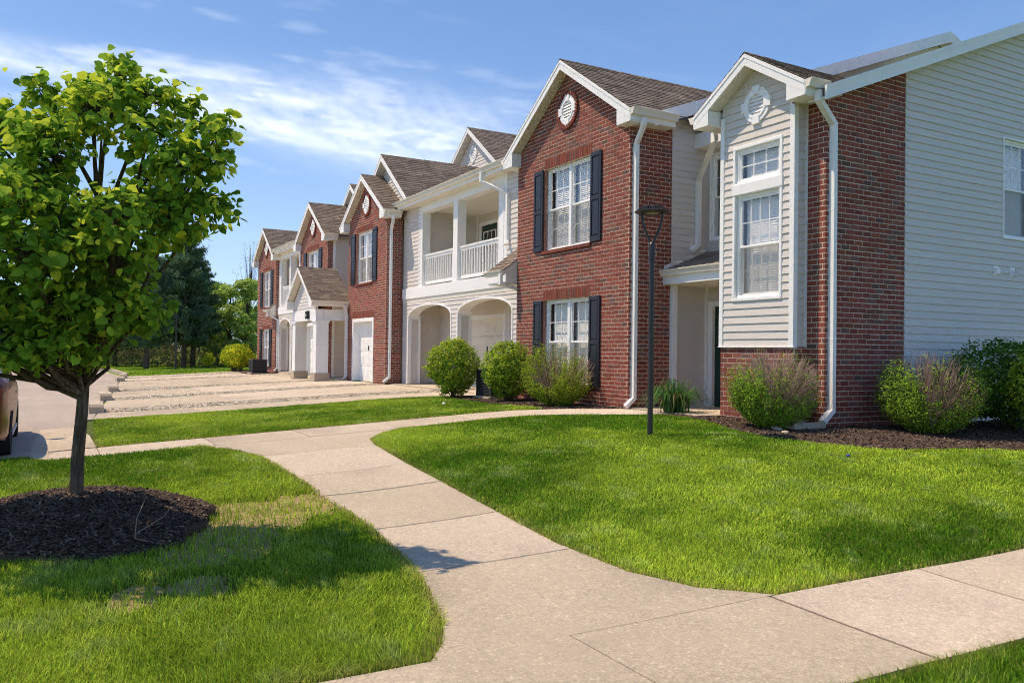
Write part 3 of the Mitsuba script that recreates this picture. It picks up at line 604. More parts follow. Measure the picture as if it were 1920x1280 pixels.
# the siding bay with tall windows
FB = front(10.04); bw, bt = (-10.30, -9.33, 0.96, 2.67), (-10.30, -9.33, 2.87, 3.44)
bay = Polygon([(-10.63, 0.15), (-9.05, 0.15), (-9.05, 4.28), (-9.84, 4.77), (-10.63, 4.28)])
siding(FB, bay.difference(rect(*bw[:2], *bw[2:])).difference(rect(*bt[:2], *bt[2:])), z0=0.15)
siding(right(-9.05), rect(10.09, 10.30, 0.15, 3.95), z0=0.15)
siding(left(-10.63), rect(10.09, 11.55, 0.15, 3.95), z0=0.15)
for x0, x1 in ((-10.65, -10.565), (-9.125, -9.03)): add(B, 'corner_trim', cham(FB, x0, x1, 0.14, 4.06 if x0 < -10 else 3.96, -.02, 0.028), 'trim')
add(B, 'corner_trim', [bx(right(-9.05), 10.012, 10.10, 0.14, 3.96, -.01, 0.022), bx(left(-10.63), 10.012, 10.10, 0.14, 3.96, -.01, 0.022), bx(right(-9.05), 10.27, 10.318, 0.14, 3.96, -.01, 0.02)], 'trim')
h_bay = brick_wall(FB, rect(-10.63, -9.03, -1.25, 0.15), phase=-10.63 + .07, label='low brick base under the siding bay')
brick_wall(right(-9.03), rect(10.06, 10.32, -1.25, 0.15), phase=10.1); brick_wall(left(-10.63), rect(10.06, 11.5, -1.25, 0.15), phase=10.1)
add(B, 'sill_flashing', wbox(-10.66, -9.0, 10.0, 10.06, 0.135, 0.152), 'trim')
window(FB, *bt, units=1, recess=0.015, double=False, casing=0.055, label='small transom window above the tall window')
window(FB, *bw, units=1, recess=0.03, cols=4, casing=0.055, label='tall window of the siding bay')
add(B, 'window_head', [cham(FB, -10.37, -9.26, 2.68, 2.86, -.02, .04)], 'trim')
round_vent(FB, -9.83, 4.10, 0.285)
bayroof = gable_roof('bay_roof', -9.84, 1.20, 1.24, 4.905, 0.62, 9.74, 10.34, gl=(9.74, 10.34), gr=(9.74, 10.16), fh=0.19, ret_l=0.36)
def valley_roof(holder, C, hwl, hwr, top, s, y0, y1):
    n = math.hypot(1, s)
    add(holder, 'deck', prism(front(y0), Polygon([(C - hwl, top - s * hwl - .012), (C, top - .012), (C + hwr, top - s * hwr - .012), (C + hwr, top - s * hwr - .05), (C, top - .05), (C - hwl, top - s * hwl - .05)]), -(y1 - y0), 0), 'deck')
    F = Fr((C + hwr, y0, top - s * hwr), (0, 1, 0), np.array([s, 0, 1]) / n, np.array([-1, 0, s]) / n); shingles(holder, F, y1 - y0, hwr * n, F.N)
valley_roof(bayroof, -9.84, 1.20, 1.08, 4.905, 0.62, 10.342, 12.8)
add(bayroof, 'eave_board', bx(right(-11.04), 10.34, 11.0, 3.95, 4.15, -0.012, 0.012), 'trim')
gutter((-11.052, 10.34, 4.15), (-11.052, 11.0, 4.15), (-1, 0, 0), parent=bayroof)
# entrance recess: door, window above, lean-to roof, post
FD = front(11.55)
siding(FD, rect(-12.65, -10.63, -1.05, 4.15).difference(rect(-12.56, -11.7, -1.05, 1.07)).difference(rect(-12.53, -11.5, 2.31, 4.0)))
add(B, 'corner_trim', bx(FD, -12.65, -12.6, -1.05, 1.5, 0, .05), 'trim')
d = key_for(B, 'entrance_door'); tag(d, 'dark green entrance door in the recess beside the siding bay')
add(d, 'frame', [bx(FD, -12.56, -12.44, -1.05, 1.07, -.06, .03), bx(FD, -11.5, -11.4, -1.05, 1.07, -.06, .03), bx(FD, -12.44, -11.5, .97, 1.07, -.06, .03)], 'trim')
add(d, 'leaf', [bx(FD, -12.44, -11.5, -1.04, .97, -.08, -.04)] + [cham(FD, -12.44 + a, -12.44 + a + .3, z, z + .5, -.045, -.03, .012) for a in (.12, .52) for z in (-.85, -.2, .38)], 'greendoor')
add(d, 'handle', bx(FD, -11.62, -11.56, -.1, .02, -.04, .02), 'alloy')
window(FD, -12.53, -11.5, 2.31, 4.0, units=1, recess=0.02, casing=0.03, label='narrow window in the entrance recess')
s_ = 0.40; n_ = math.hypot(1, s_)
pr = add(B, 'entrance_roof', prism(right(0), Polygon([(10.45, 1.62), (11.55, 1.62 + s_ * 1.1), (11.55, 1.5 + s_ * 1.1), (10.45, 1.52)]), -12.66, -10.64), 'deck')
Fp = Fr((-12.66, 10.43, 1.625), (1, 0, 0), np.array([0, -s_, 1]) / n_, np.array([0, 1, s_]) / n_); shingles(pr, Fp, 2.02, 1.1 * n_, Fp.N)
add(pr, 'eave_board', wbox(-12.68, -10.64, 10.42, 10.45, 1.36, 1.58), 'trim'); gutter((-12.74, 10.42, 1.63), (-10.64, 10.42, 1.63), (0, -1, 0), 0.11, parent=pr)
add(pr, 'flashing', prism(right(-12.655), Polygon([(10.45, 1.66), (11.55, 1.66 + s_ * 1.1), (11.55, 1.73 + s_ * 1.1), (10.45, 1.73)]), 0, .015), 'trim')
add(pr, 'eave_soffit', wbox(-12.64, -10.64, 10.45, 11.55, 1.36, 1.39), 'cream')
add(B, 'entrance_post', [cham(right(-12.65), 10.60, 10.72, -1.05, 1.37, 0.0, .10)], 'trim')
# gabled porch over the middle entrance
Fpo = front(8.35)
porch = gable_roof('porch_roof', -31.55, 1.95, 1.95, 3.16, 0.70, 8.2, 9.72, fh=0.16, ov=0.28, gr=(8.2, 9.6), gl=(8.2, 9.6), returns=True)
siding(front(8.48), Polygon([(-33.2, 1.45), (-29.9, 1.45), (-29.9, 1.75), (-31.55, 2.93), (-33.2, 1.75)]), z0=1.45)
add(B, 'porch_beam', [wbox(-33.2, -29.85, 8.46, 8.72, 1.1, 1.5), wbox(-30.1, -29.85, 8.73, 9.6, 1.1, 1.5), wbox(-33.2, -32.95, 8.73, 9.6, 1.1, 1.5)], 'trim')
for cx in (-33.0, -30.05):
    k = key_for(B, 'porch_column')
    add(k, 'shaft', cham(W0, cx - .22, cx + .22, -.84, 1.1, -8.93, -8.47, .008), 'trim')
    add(k, 'base', wbox(cx - .27, cx + .27, 8.42, 8.98, -1.14, -.84), 'concrete')
    add(k, 'capital', wbox(cx - .26, cx + .26, 8.43, 8.97, 1.03, 1.1), 'trim')
sg = key_for(B, 'porch_lantern')
add(sg, 'body', [cham(front(8.46), -31.02, -30.72, 1.16, 1.46, 0, .10, .03)], 'dark'); add(sg, 'glass', [cham(front(8.36), -30.97, -30.77, 1.24, 1.36, 0, .02, .005)], 'lens')
add(B, 'porch_plate', [bx(front(8.46), -31.25, -31.12, 1.2, 1.4, 0, .02)], 'red')
# downspouts
gx, gz = -12.28, 4.42
downspout([(gx, 9.62, gz), (gx, 9.62, gz - .14), (-12.60, 9.70, gz - .42), (-12.60, 9.70, -.84), (-12.60, 9.52, -.99)], (1, 0, 0))
downspout([(-8.53, 9.96, 3.98), (-8.53, 9.96, 3.84), (-8.635, 10.42, 3.56), (-8.635, 10.42, -.82), (-8.62, 10.20, -.99)], (1, 0, 0))
downspout([(-11.12, 10.3, 3.97), (-11.12, 10.3, 3.82), (-12.58, 11.25, 3.48), (-12.58, 11.25, 2.2), (-12.58, 11.08, 2.06)], (1, 0, 0))
downspout([(-11.1, 10.55, 3.97), (-11.1, 10.55, 3.86), (-11.4, 11.49, 3.62), (-11.4, 11.49, 2.3)], (1, 0, 0), straps=False)
downspout([(-19.25, 9.78, 4.70), (-19.25, 9.78, 4.46), (-18.42, 10.12, 4.05), (-18.42, 10.12, 2.85), (-18.3, 10.0, 2.72)], (0, 1, 0))
downspout([(-17.4, 9.78, 4.55), (-17.4, 9.82, 4.40), (-17.06, 10.1, 4.3), (-17.06, 10.1, 2.75)], (0, 1, 0), straps=False)
downspout([(-17.1, 9.22, 1.84), (-17.1, 9.22, 1.62), (-17.1, 10.1, 1.40), (-17.1, 10.1, -1.0)], (1, 0, 0), straps=False)
downspout([(-25.31, 9.66, 4.42), (-25.31, 9.66, 4.28), (-25.63, 9.72, 4.0), (-25.63, 9.72, -.86), (-25.63, 9.52, -1.02)], (1, 0, 0))
downspout([(-29.55, 9.45, 1.66), (-29.55, 9.45, 1.5), (-29.6, 9.53, 1.3), (-29.6, 9.53, -.95), (-29.55, 9.40, -1.05)], (0, 1, 0))
downspout([(-40.85, 9.8, 4.7), (-40.85, 9.8, 4.5), (-40.88, 10.1, 4.2), (-40.88, 10.1, 2.6)], (1, 0, 0), straps=False)
downspout([(-41.1, 9.25, 1.85), (-41.1, 9.25, 1.7), (-40.9, 9.7, 1.45), (-40.9, 9.7, -.9), (-40.9, 9.55, -1.05)], (1, 0, 0))
add(B, 'foundation', [wbox(-45, -12.7, 9.75, 27.9, -1.4, -1.07), wbox(-12.68, -8.75, 10.4, 24.4, -1.4, -1.07)], 'concrete')

# ---------------------------------------------------------------- the ground
CP = np.array([(-4, -6, -1.66), (-4, 0, -1.655), (-4, 3, -1.65), (-4, 7, -1.66), (-4, 11, -1.66), (-2.8, 3, -1.65), (-2.8, 9, -1.655), (0, 0, -1.65), (3, 5, -1.65), (0, 14, -1.6), (6, -10, -1.7), (-5, 1, -1.645),
    (-5.5, 4.5, -1.55), (-5.5, 7, -1.47), (-7, 3.1, -1.58), (-7, 5.5, -1.36), (-7, 8.4, -1.18), (-6, 10.5, -1.22), (-5.5, 13, -1.3), (-8.5, 3.1, -1.52), (-9.5, 3.1, -1.45), (-9.14, 7.33, -1.12), (-12.2, 3.3, -1.33), (-13.5, 4.7, -1.25), (-13, 2.5, -1.37),
    (-13.2, .6, -1.46), (-12.4, 7.2, -1.09), (-13.3, 8, -1.07), (-12.7, 9.3, -1.05), (-11, 10.5, -1.05), (-9.2, 9.6, -1.08), (-8.2, 12, -1.13), (-7.5, 14.5, -1.14), (-9.6, .25, -1.51), (-8, .2, -1.545), (-7, .3, -1.58), (-9.5, -3, -1.58), (-12, -2, -1.6), (-14, -.5, -1.58),
    (-17, -3, -1.6), (-19, .8, -1.5), (-19, 3.2, -1.4), (-19, 7, -1.18), (-18.6, 8.4, -1.12), (-16, 9.4, -1.1), (-20, 10, -1.1), (-25, 1.3, -1.5), (-30, 1.8, -1.5), (-43, 3, -1.5), (-30, 6, -1.28), (-26, 9.4, -1.1), (-30, 9.5, -1.12), (-36, 9.5, -1.12), (-45, 9.4, -1.15),
    (-52, 9, -1.3), (-50, 4, -1.45), (-60, 5, -1.48), (-72, 9, -1.4), (-80, 0, -1.5), (-30, -15, -1.6), (-60, -20, -1.6), (-12, -12, -1.65), (-45, 25, -1.2), (-8, 25, -1.2), (10, 25, -1.5), (-70, 30, -1.3), (-25, 16, -1.1)], float)
rbf = RBFInterpolator(CP[:, :2], CP[:, 2], kernel='linear', smoothing=0.02)
GX, GY, GS = np.arange(-90, 14.01, 0.4), np.arange(-36, 36.01, 0.4), 0.4
GZ = rbf(np.stack(np.meshgrid(GX, GY, indexing='ij'), -1).reshape(-1, 2)).reshape(len(GX), len(GY))
from scipy.ndimage import gaussian_filter
GZ = gaussian_filter(GZ, 1.2)
TREE = np.array([-8.035, 0.21])
def gz(x, y):
    x, y = np.asarray(x, float), np.asarray(y, float)
    i = np.clip((x - GX[0]) / GS, 0, len(GX) - 1.001); j = np.clip((y - GY[0]) / GS, 0, len(GY) - 1.001)
    a, b = i.astype(int), j.astype(int); u, v = i - a, j - b
    return GZ[a, b] * (1 - u) * (1 - v) + GZ[a + 1, b] * u * (1 - v) + GZ[a, b + 1] * (1 - u) * v + GZ[a + 1, b + 1] * u * v
def sheet(xs, ys, dz=0.0):
    X, Y = np.meshgrid(xs, ys, indexing='ij'); Z = gz(X, Y) + dz
    v = np.stack([X, Y, Z], -1).reshape(-1, 3); n, m = len(xs), len(ys)
    i, j = np.meshgrid(np.arange(n - 1), np.arange(m - 1), indexing='ij'); a = (i * m + j).ravel()
    return (v, np.vstack([np.stack([a, a + m, a + m + 1], 1), np.stack([a, a + m + 1, a + 1], 1)]))
def drape(poly, dz, thick=0.1, edge=0.35, mound=None):
    """A slab of the outline lying on the ground, its top dz above it."""
    out = []
    for g in polys(poly):
        g = g.segmentize(edge)
        pts = [np.array(g.exterior.coords)[:-1]] + [np.array(r.coords)[:-1] for r in g.interiors]
        x0, y0, x1, y1 = g.bounds
        X, Y = np.meshgrid(np.arange(x0, x1, edge), np.arange(y0, y1, edge))
        inn = np.stack([X.ravel(), Y.ravel()], 1); gb = g.buffer(-edge * .4)
        if not gb.is_empty: inn = inn[shapely.contains_xy(gb, inn[:, 0], inn[:, 1])]
        else: inn = inn[:0]
        allp = np.vstack(pts + [inn])
        from scipy.spatial import Delaunay
        tri = Delaunay(allp).simplices
        cen = allp[tri].mean(1); tri = tri[shapely.contains_xy(g, cen[:, 0], cen[:, 1])]
        a, b, c = (allp[tri[:, k]] for k in range(3))
        area = (b[:, 0] - a[:, 0]) * (c[:, 1] - a[:, 1]) - (b[:, 1] - a[:, 1]) * (c[:, 0] - a[:, 0])
        tri = np.where(area[:, None] < 0, tri[:, ::-1], tri); tri = tri[np.abs(area) > 1e-7]
        z = gz(allp[:, 0], allp[:, 1]) + dz
        if mound is not None: z = z + mound(allp)
        vs, fs = [np.c_[allp, z]], [tri]; o = len(allp); k0 = 0
        for ring in pts:
            n = len(ring); zz = z[k0:k0 + n]
            vs.append(np.c_[ring, zz]); vs.append(np.c_[ring, zz - thick]); i = np.arange(n); j = (i + 1) % n
            fs += [np.stack([o + i, o + j, o + n + j], 1), np.stack([o + i, o + n + j, o + n + i], 1)]; o += 2 * n; k0 += n
        out.append((np.vstack(vs), np.vstack(fs)))
    return join(out)
xs = np.unique(np.round(np.concatenate([np.arange(-90, -24, 2.0), np.arange(-24, 2, 0.35), np.arange(2, 14, 2)]), 3)); ys = np.unique(np.round(np.concatenate([np.arange(-36, -8, 2.0), np.arange(-8, 16, 0.35), np.arange(16, 36.1, 2)]), 3))
far_ring = drape  # (the far ground is one big sheet under the near one)
add(None, 'ground', sheet(xs, ys, -0.02), 'soil', smooth=True, label='earth under the lawns', kind='structure')
add(None, 'terrain', (np.array([[-600, -600, -1.72], [400, -600, -1.72], [400, 600, -1.72], [-600, 600, -1.72]], float), np.array([[0, 1, 2], [0, 2, 3]])), 'soil', label='distant flat grassy ground', kind='structure')
lot_poly = Polygon([(-13.25, -30), (-13.2, -1.0), (-13.0, -.2), (-13.3, .05), (-17.9, .45), (-18.95, .62), (-19.1, .8), (-25.2, 1.3), (-30, 1.78), (-37.5, 2.5), (-42.9, 3.0), (-45, 3.1), (-58, 2.9), (-58.5, -30)])
add(None, 'parking_lot', drape(lot_poly, 0.012, 0.1, 1.2), 'lot', smooth=30, label='pale worn asphalt of the parking lot', kind='structure')
WALK = []
def paving(name, poly, cuts, label, dz=0.012, gap=0.007):
    """A concrete walk: one slab per field between the joints."""
    k = key_for(None, name); tag(k, label, kind='structure')
    WALK.append(poly)
    parts = [poly]
    for c in cuts:
        gg = gap
        if len(c) == 3: gg, c = c[2], c[:2]
        parts = [q for p in parts for q in polys(p.difference(LineString(c).buffer(gg, cap_style=2)))]
    for p in parts:
        add(k, 'slab', drape(p, dz + rng.normal(0, 0.0015), 0.06, 0.3), ['concrete', 'concrete_b', 'concrete_c'][rng.integers(3)], smooth=30)
    for c in cuts:
        if len(c) == 3: add(k, 'joint_filler', drape(LineString(c[:2]).buffer(c[2] - .002, cap_style=2).intersection(poly), dz - .006, .02, .3), 'filler', smooth=30)
    add(k, 'joint', drape(poly.buffer(-.004), dz - 0.03, 0.03, 0.5), 'soil', smooth=30)
    return k
side = rect(-4.03, -2.82, -7, 15)
paving('sidewalk', side, [[(-4.1, 4.27), (-2.7, 4.29), .017]] + [[(-4.1, y), (-2.7, y + .02)] for y in (-5.4, -3.9, -2.3, -.6, 1.02, 2.66, 5.85, 7.45, 9.0, 10.6, 12.2, 13.8)], 'concrete sidewalk crossing the foreground')
walk = Polygon([(-4.04, 1.79), (-4.25, 1.95), (-4.58, 2.11), (-5.1, 2.25), (-5.7, 2.38), (-7, 2.53), (-8.45, 2.50), (-9.5, 2.5), (-11, 2.42), (-11.7, 2.25), (-12.39, 1.9), (-12.39, 4.9), (-12.1, 4.5), (-11.6, 4.12), (-11, 3.98), (-9.5, 3.86), (-8.45, 3.83), (-7, 3.75), (-5.8, 3.68), (-4.9, 3.74), (-4.4, 3.95), (-4.04, 4.33)])
paving('footpath', walk, [[(x, 0), (x + .03, 6)] for x in (-5.62, -6.98, -8.47, -9.55, -11.05)], 'concrete footpath leading from the sidewalk between two lawns')
cross = Polygon([(-12.4, -.0), (-12.4, 7.2), (-12.15, 7.9), (-11.7, 8.5), (-11.35, 9.1), (-11.3, 9.58), (-12.66, 9.58), (-13.2, 8.7), (-13.5, 7.6), (-13.5, .64), (-13.5, -.0)])
paving('cross_path', cross, [[(-15, y), (-11, y)] for y in (.62, 2.1, 3.45, 4.9, 6.3, 7.7)], 'concrete path from the parking lot to the entrance')
paving('entrance_slab', Polygon([(-12.66, 9.59), (-10.7, 9.59), (-10.62, 10.1), (-10.64, 11.5), (-12.64, 11.5), (-12.66, 10.7)]), [[(-13, 10.5), (-10, 10.5)]], 'concrete doorstep slab in front of the green door', dz=0.03)
paving('kerb_ramp', Polygon([(-13.51, -.0), (-13.51, .62), (-15.6, .60), (-17.2, .42), (-17.2, -.12), (-14.6, -.22), (-12.75, -.22), (-12.41, -.0)]), [[(-14.6, -1), (-14.65, 2)]], 'concrete ramp between the path and the parking lot', dz=0.02)
# driveways: concrete pads with strips of river stones between them
strips = [(-21.3, .95), (-26.05, 1.40), (-30.8, 1.88), (-38.2, 2.6), (-43.4, 3.08)]; SW = [.66, .62, .58, .5, .4]
xs_ = [-19.0] + [s[0] for s in strips] + [-45.5]
for i in range(len(xs_) - 1):
    a, b = xs_[i] - (0.0 if i == 0 else SW[i - 1]), xs_[i + 1] + (SW[i] if i < len(strips) else 0)
    y0 = lambda x: .8 + (x + 19) * -.0935
    ytop = 10.6 if i in (0, 1, 4) else 9.62
    p = Polygon([(a, y0(a)), (b, y0(b)), (b, ytop), (a, ytop)]).difference(rect(-29.68, -25.7, 9.58, 12)).difference(rect(-36.48, -32.4, 9.58, 12))
    if i == 0: p = Polygon([(-19.0, .8), (-19.0, 8.0), (-18.4, 8.6), (-18.2, 10.2), (b, 10.2), (b, y0(b))])
    paving('driveway', p, [[(-60, y), (-10, y)] for y in (4.2, 7.2)], ['concrete driveway nearest the lawn, in front of the beige garage door', 'concrete driveway between the first and second stone strips', 'concrete driveway in front of the white garage door', 'concrete driveway before the gabled porch', 'concrete driveway before the far arches', 'farthest concrete driveway beside the hedge'][i], dz=0.015)
ico = trimesh.creation.icosphere(1, 1.0); ico_v, ico_f = np.array(ico.vertices), np.array(ico.faces)
ico0 = trimesh.creation.icosphere(0, 1.0); i0v, i0f = np.array(ico0.vertices), np.array(ico0.faces)
def stones(pts, r, cols):
    ms = []
    for (x, y), q, c in zip(pts, r, cols):
        a = rng.random() * 6.28; R = np.array([[math.cos(a), -math.sin(a), 0], [math.sin(a), math.cos(a), 0], [0, 0, 1]])
        v = (i0v * (0.75 + 0.4 * rng.random((12, 1)))) * [q * 1.25, q * .85, q * .6] @ R.T + [x, y, float(gz(x, y)) + q * .25]
        ms.append((v, i0f, np.broadcast_to(c, (12, 3))))
    return join(ms)
for i, (sx, sy) in enumerate(strips):
    n = [2600, 2200, 1700, 1000, 600][i]
    yt = [9.6, 9.5, 8.4, 9.5, 9.4][i]
    pts = np.c_[sx + rng.uniform(-SW[i], SW[i], n), rng.uniform(sy + .1, yt, n)]
    cols = np.array([[0.52, 0.45, 0.35], [0.40, 0.33, 0.24], [0.62, 0.55, 0.45], [0.26, 0.20, 0.14]])[rng.choice(4, n, p=[.4, .2, .28, .12])] * rng.uniform(.75, 1.1, (n, 1))
    add(None, 'gravel_strip', stones(pts, rng.uniform(.022, .045, n), cols), 'stuff', kind='stuff', label=['river stones in the strip nearest the lawn', 'river stones in the second strip from the lawn', 'river stones in the third strip from the lawn', 'river stones in the fourth strip, by the porch', 'river stones in the farthest strip'][i])
    # kerb stone at the strip's street end
    F = Fr((sx, sy - .02, float(gz(sx, sy))), (1, 0, 0), (0, -1, 0))
    q = SW[i]; pl = Polygon([(-q, -.05), (q, -.05), (q, .15), (q - .06, .21), (-q + .06, .21), (-q, .15)])
    add(None, 'kerb_stone', prism(F, pl, -.15, .15), 'concrete', label=['kerb stone at the end of the stone strip nearest the lawn', 'second kerb stone from the lawn at the end of a stone strip', 'third kerb stone from the lawn at the end of a stone strip', 'fourth kerb stone from the lawn at the end of a stone strip', 'farthest kerb stone at the end of a stone strip'][i], cat='kerb stone', group='kerb stones at the ends of the stone strips')
kerb_line = LineString([(-45.2, 3.1), (-46.5, 3.4), (-57, 3.3), (-58.2, 2.2), (-58.6, -30)])
kp = kerb_line.buffer(.10, cap_style=2)
add(None, 'kerb', drape(kp, 0.15, 0.25, 1.0), 'concrete', smooth=30, label='concrete kerb round the far end of the parking lot', kind='structure')

# mulch: sheet plus loose chips
def mulch_bed(name, poly, n, label, mound=0.0, centre=None, chip=0.03, holes=None):
    fn = None
    if mound: fn = lambda q: mound * np.clip(1 - (np.linalg.norm(q - centre, axis=1) / 1.25) ** 2, 0, 1)
    k = add(None, name, drape(poly, 0.015, 0.08, 0.22, mound=fn), 'mulch', smooth=30, label=label, kind='structure')
    x0, y0, x1, y1 = poly.bounds
    pts = rng.uniform([x0, y0], [x1, y1], (int(n * (x1 - x0) * (y1 - y0) / poly.area), 2)); pts = pts[shapely.contains_xy(poly, pts[:, 0], pts[:, 1])]
    m = len(pts); z = gz(pts[:, 0], pts[:, 1]) + 0.02 + (fn(pts) if fn else 0)
    a, til = rng.uniform(0, 6.28, m), rng.normal(0, .35, m)
    L, w = rng.uniform(.5, 1.5, m) * chip, rng.uniform(.15, .4, m) * chip
    d = np.c_[np.cos(a) * np.cos(til), np.sin(a) * np.cos(til), np.sin(til)]; q = np.c_[-np.sin(a), np.cos(a), rng.normal(0, .3, m)]
    c = np.c_[pts, z + .004]; h = np.array([0, 0, .006])
    v = np.stack([c - d * L[:, None] - q * w[:, None], c + d * L[:, None] - q * w[:, None], c + d * L[:, None] + q * w[:, None], c - d * L[:, None] + q * w[:, None], c + h], 1).reshape(-1, 3)
    o = np.arange(m)[:, None] * 5
    f = np.vstack([o + t for t in ([0, 1, 4], [1, 2, 4], [2, 3, 4], [3, 0, 4])])
    t = rng.random(m)[:, None]
    col = np.where(t < .62, [[.068, .046, .035]], np.where(t < .90, [[.125, .088, .065]], [[.21, .16, .11]])) * rng.uniform(.6, 1.3, (m, 1))
    add(k, 'bark_chips', (v, f, np.repeat(col, 5, 0)), 'stuff', kind='stuff')
    return poly
ring = Polygon([(TREE[0] + q * math.cos(t), TREE[1] + q * math.sin(t)) for t, q in [(2 * math.pi * i / 60, 1.16 + .10 * math.sin(3 * i * .105 + 1) + .05 * math.sin(i * 1.3)) for i in range(60)]])
mulch_bed('mulch_ring', ring, 13000, 'mound of dark bark mulch around the young tree', mound=0.27, centre=TREE, chip=.026)
bedR = Polygon([(-10.62, 9.6), (-11.2, 9.5), (-11.3, 9.1), (-10.6, 9.35), (-9.9, 9.15), (-9.0, 8.72), (-8.2, 8.62), (-7.45, 8.85), (-6.95, 9.3), (-6.65, 10.2), (-6.35, 11.3), (-6.1, 13), (-6.0, 17), (-8.66, 17), (-8.66, 10.3), (-9.02, 10.3), (-9.05, 10.05), (-10.60, 10.05)])
mulch_bed('mulch_bed', bedR, 14000, 'dark bark mulch bed along the foot of the near brick corner and side wall', chip=.028)
bedL = Polygon([(-18.7, 8.15), (-18.2, 8.5), (-17.4, 8.35), (-16.2, 8.25), (-15, 8.2), (-14, 8.25), (-13.55, 8.3), (-12.9, 9.1), (-12.68, 9.57), (-17.0, 9.6), (-17.0, 10.1), (-18.2, 10.1), (-18.4, 9.2)])
mulch_bed('mulch_bed', bedL, 7000, 'dark bark mulch bed under the bushes before the brick gable', chip=.028)
bedF = Polygon([(-49.5, 8.4), (-40, 8.3), (-40, 9.55), (-49.5, 10.2)])
mulch_bed('mulch_bed', bedF, 1500, 'mulch bed under the far yellow hedge', chip=.04)
def blob(x, y, rx, ry, sd):
    t = np.linspace(0, 2 * np.pi, 60)[:-1]; k = .55 + .9 * meshkit.fbm(np.c_[np.cos(t) * 1.6, np.sin(t) * 1.6, t * 0 + sd], 4, sd)
    return Polygon(np.c_[x + rx * k * np.cos(t), y + ry * k * np.sin(t)]).buffer(0)
STRAW = shapely.union_all([blob(-7.3, 1.35, .7, .38, 1), blob(-7.95, 1.75, .65, .40, 2), blob(-8.2, 2.25, .5, .28, 3), blob(-6.75, 1.0, .35, .25, 4), blob(-5.95, .9, .22, .2, 5), blob(-5.8, .5, .2, .14, 6), blob(-6.0, .55, .14, .14, 7)])

# ---------------------------------------------------------------- lawns
def vis(x, y, pad=0.12):
    p = np.c_[x, y, gz(x, y)]; z = p @ fwd
    return (z > .9) & (np.abs((p @ rt) / np.maximum(z, .1)) < .62 + pad) & ((p @ upv) / np.maximum(z, .1) > -.42 - pad)
def lawn(poly, label, dens, seed, tall=1.0, edge_poly=None, tone=1.0):
    g = np.random.default_rng(seed)
    x0, y0, x1, y1 = poly.bounds
    pts = []
    for cx in np.arange(x0, x1, 1.0):
        for cy in np.arange(y0, y1, 1.0):
            d = max(2.2, math.hypot(cx + .5, cy + .5)); n = int(dens * min(1.0, (5.0 / d) ** 1.15))
            pts.append(g.uniform([cx, cy], [cx + 1, cy + 1], (n, 2)))
    pts = np.vstack(pts); pts = pts[shapely.contains_xy(poly, pts[:, 0], pts[:, 1])]; pts = pts[vis(pts[:, 0], pts[:, 1])]
    x, y = pts.T; n = len(x); d = np.hypot(x, y)
    bare = shapely.distance(STRAW, shapely.points(x, y)) if poly.intersects(STRAW) else np.full(n, 9.0); keep = g.random(n) < np.clip(.22 + bare / .22, 0, 1); pts, x, y, d = pts[keep], x[keep], y[keep], d[keep]; n = len(x)
    q = meshkit.fbm(np.c_[x * .45, y * .45, x * 0], 4, 31); q2 = meshkit.fbm(np.c_[x * 2.2, y * 2.2, x * 0], 3, 37); q3 = meshkit.fbm(np.c_[x * 6, y * 6, x * 0], 2, 41)
    h = tall * (0.038 + 0.03 * g.random(n) + 0.04 * np.clip(q2 - .35, 0, 1) + 0.02 * (q3 - .5)); w = 0.0019 * np.maximum(1.0, d / 4.2) * g.uniform(.7, 1.3, n)
    a = g.uniform(0, 6.283, n) * .75 + 4 * meshkit.noise(np.c_[x * 1.7, y * 1.7, x * 0], 5); lean = np.abs(g.normal(.45, .35, n)) * h
    L = np.c_[np.cos(a), np.sin(a)] * lean[:, None]; s = np.c_[-np.sin(a), np.cos(a)] * w[:, None]
    z = gz(x, y) - .012
    if edge_poly is not None: h = h * np.clip(.82 + .9 * shapely.distance(edge_poly, shapely.points(x, y)), .55, 1.0)
    b = np.c_[x, y, z]
    S = np.c_[s, np.zeros(n)]; mid = np.c_[x + L[:, 0] * .35, y + L[:, 1] * .35, z + h * .6]; tip = np.c_[x + L[:, 0], y + L[:, 1], z + h * g.uniform(.85, 1.0, n)]
    v = np.stack([b - S, b + S, mid + S * .8, mid - S * .8, tip], 1).reshape(-1, 3)
    o = np.arange(n)[:, None] * 5; f = np.vstack([o + [0, 1, 2], o + [0, 2, 3], o + [3, 2, 4]])
    dark, lite, yel = np.array([.125, .275, .018]), np.array([.50, .66, .065]), np.array([.50, .50, .12])
    t = np.clip((q - .40) * 3.0 + .22 + .8 * (q2 - .5) + .5 * (q3 - .5) + g.normal(0, .22, n), 0, 1)[:, None]
    col = dark * (1 - t) + lite * t
    k = g.random(n); dry = (k < .05)[:, None]; col = np.where(dry, yel * g.uniform(.7, 1.2, (n, 1)), col)
    pale = np.clip((q3 - .55) * 4, 0, 1)[:, None] * (q2 > .5)[:, None]; col = col * (1 - .45 * pale) + np.array([.42, .52, .20]) * .45 * pale
    if edge_poly is not None:
        e = np.clip(1 - shapely.distance(edge_poly, shapely.points(x, y)) / .12, 0, 1)[:, None] * (g.random(n)[:, None] < .5); col = col * (1 - e) + np.array([.48, .40, .15]) * e
    col = col * tone * g.uniform(.55, 1.35, (n, 1))
    return add(None, 'lawn', (v, f, np.repeat(np.clip(col, 0, 1), 5, 0)), 'grass', kind='stuff', label=label)
walks = shapely.union_all([w.buffer(.03) for w in WALK]).buffer(-.03)
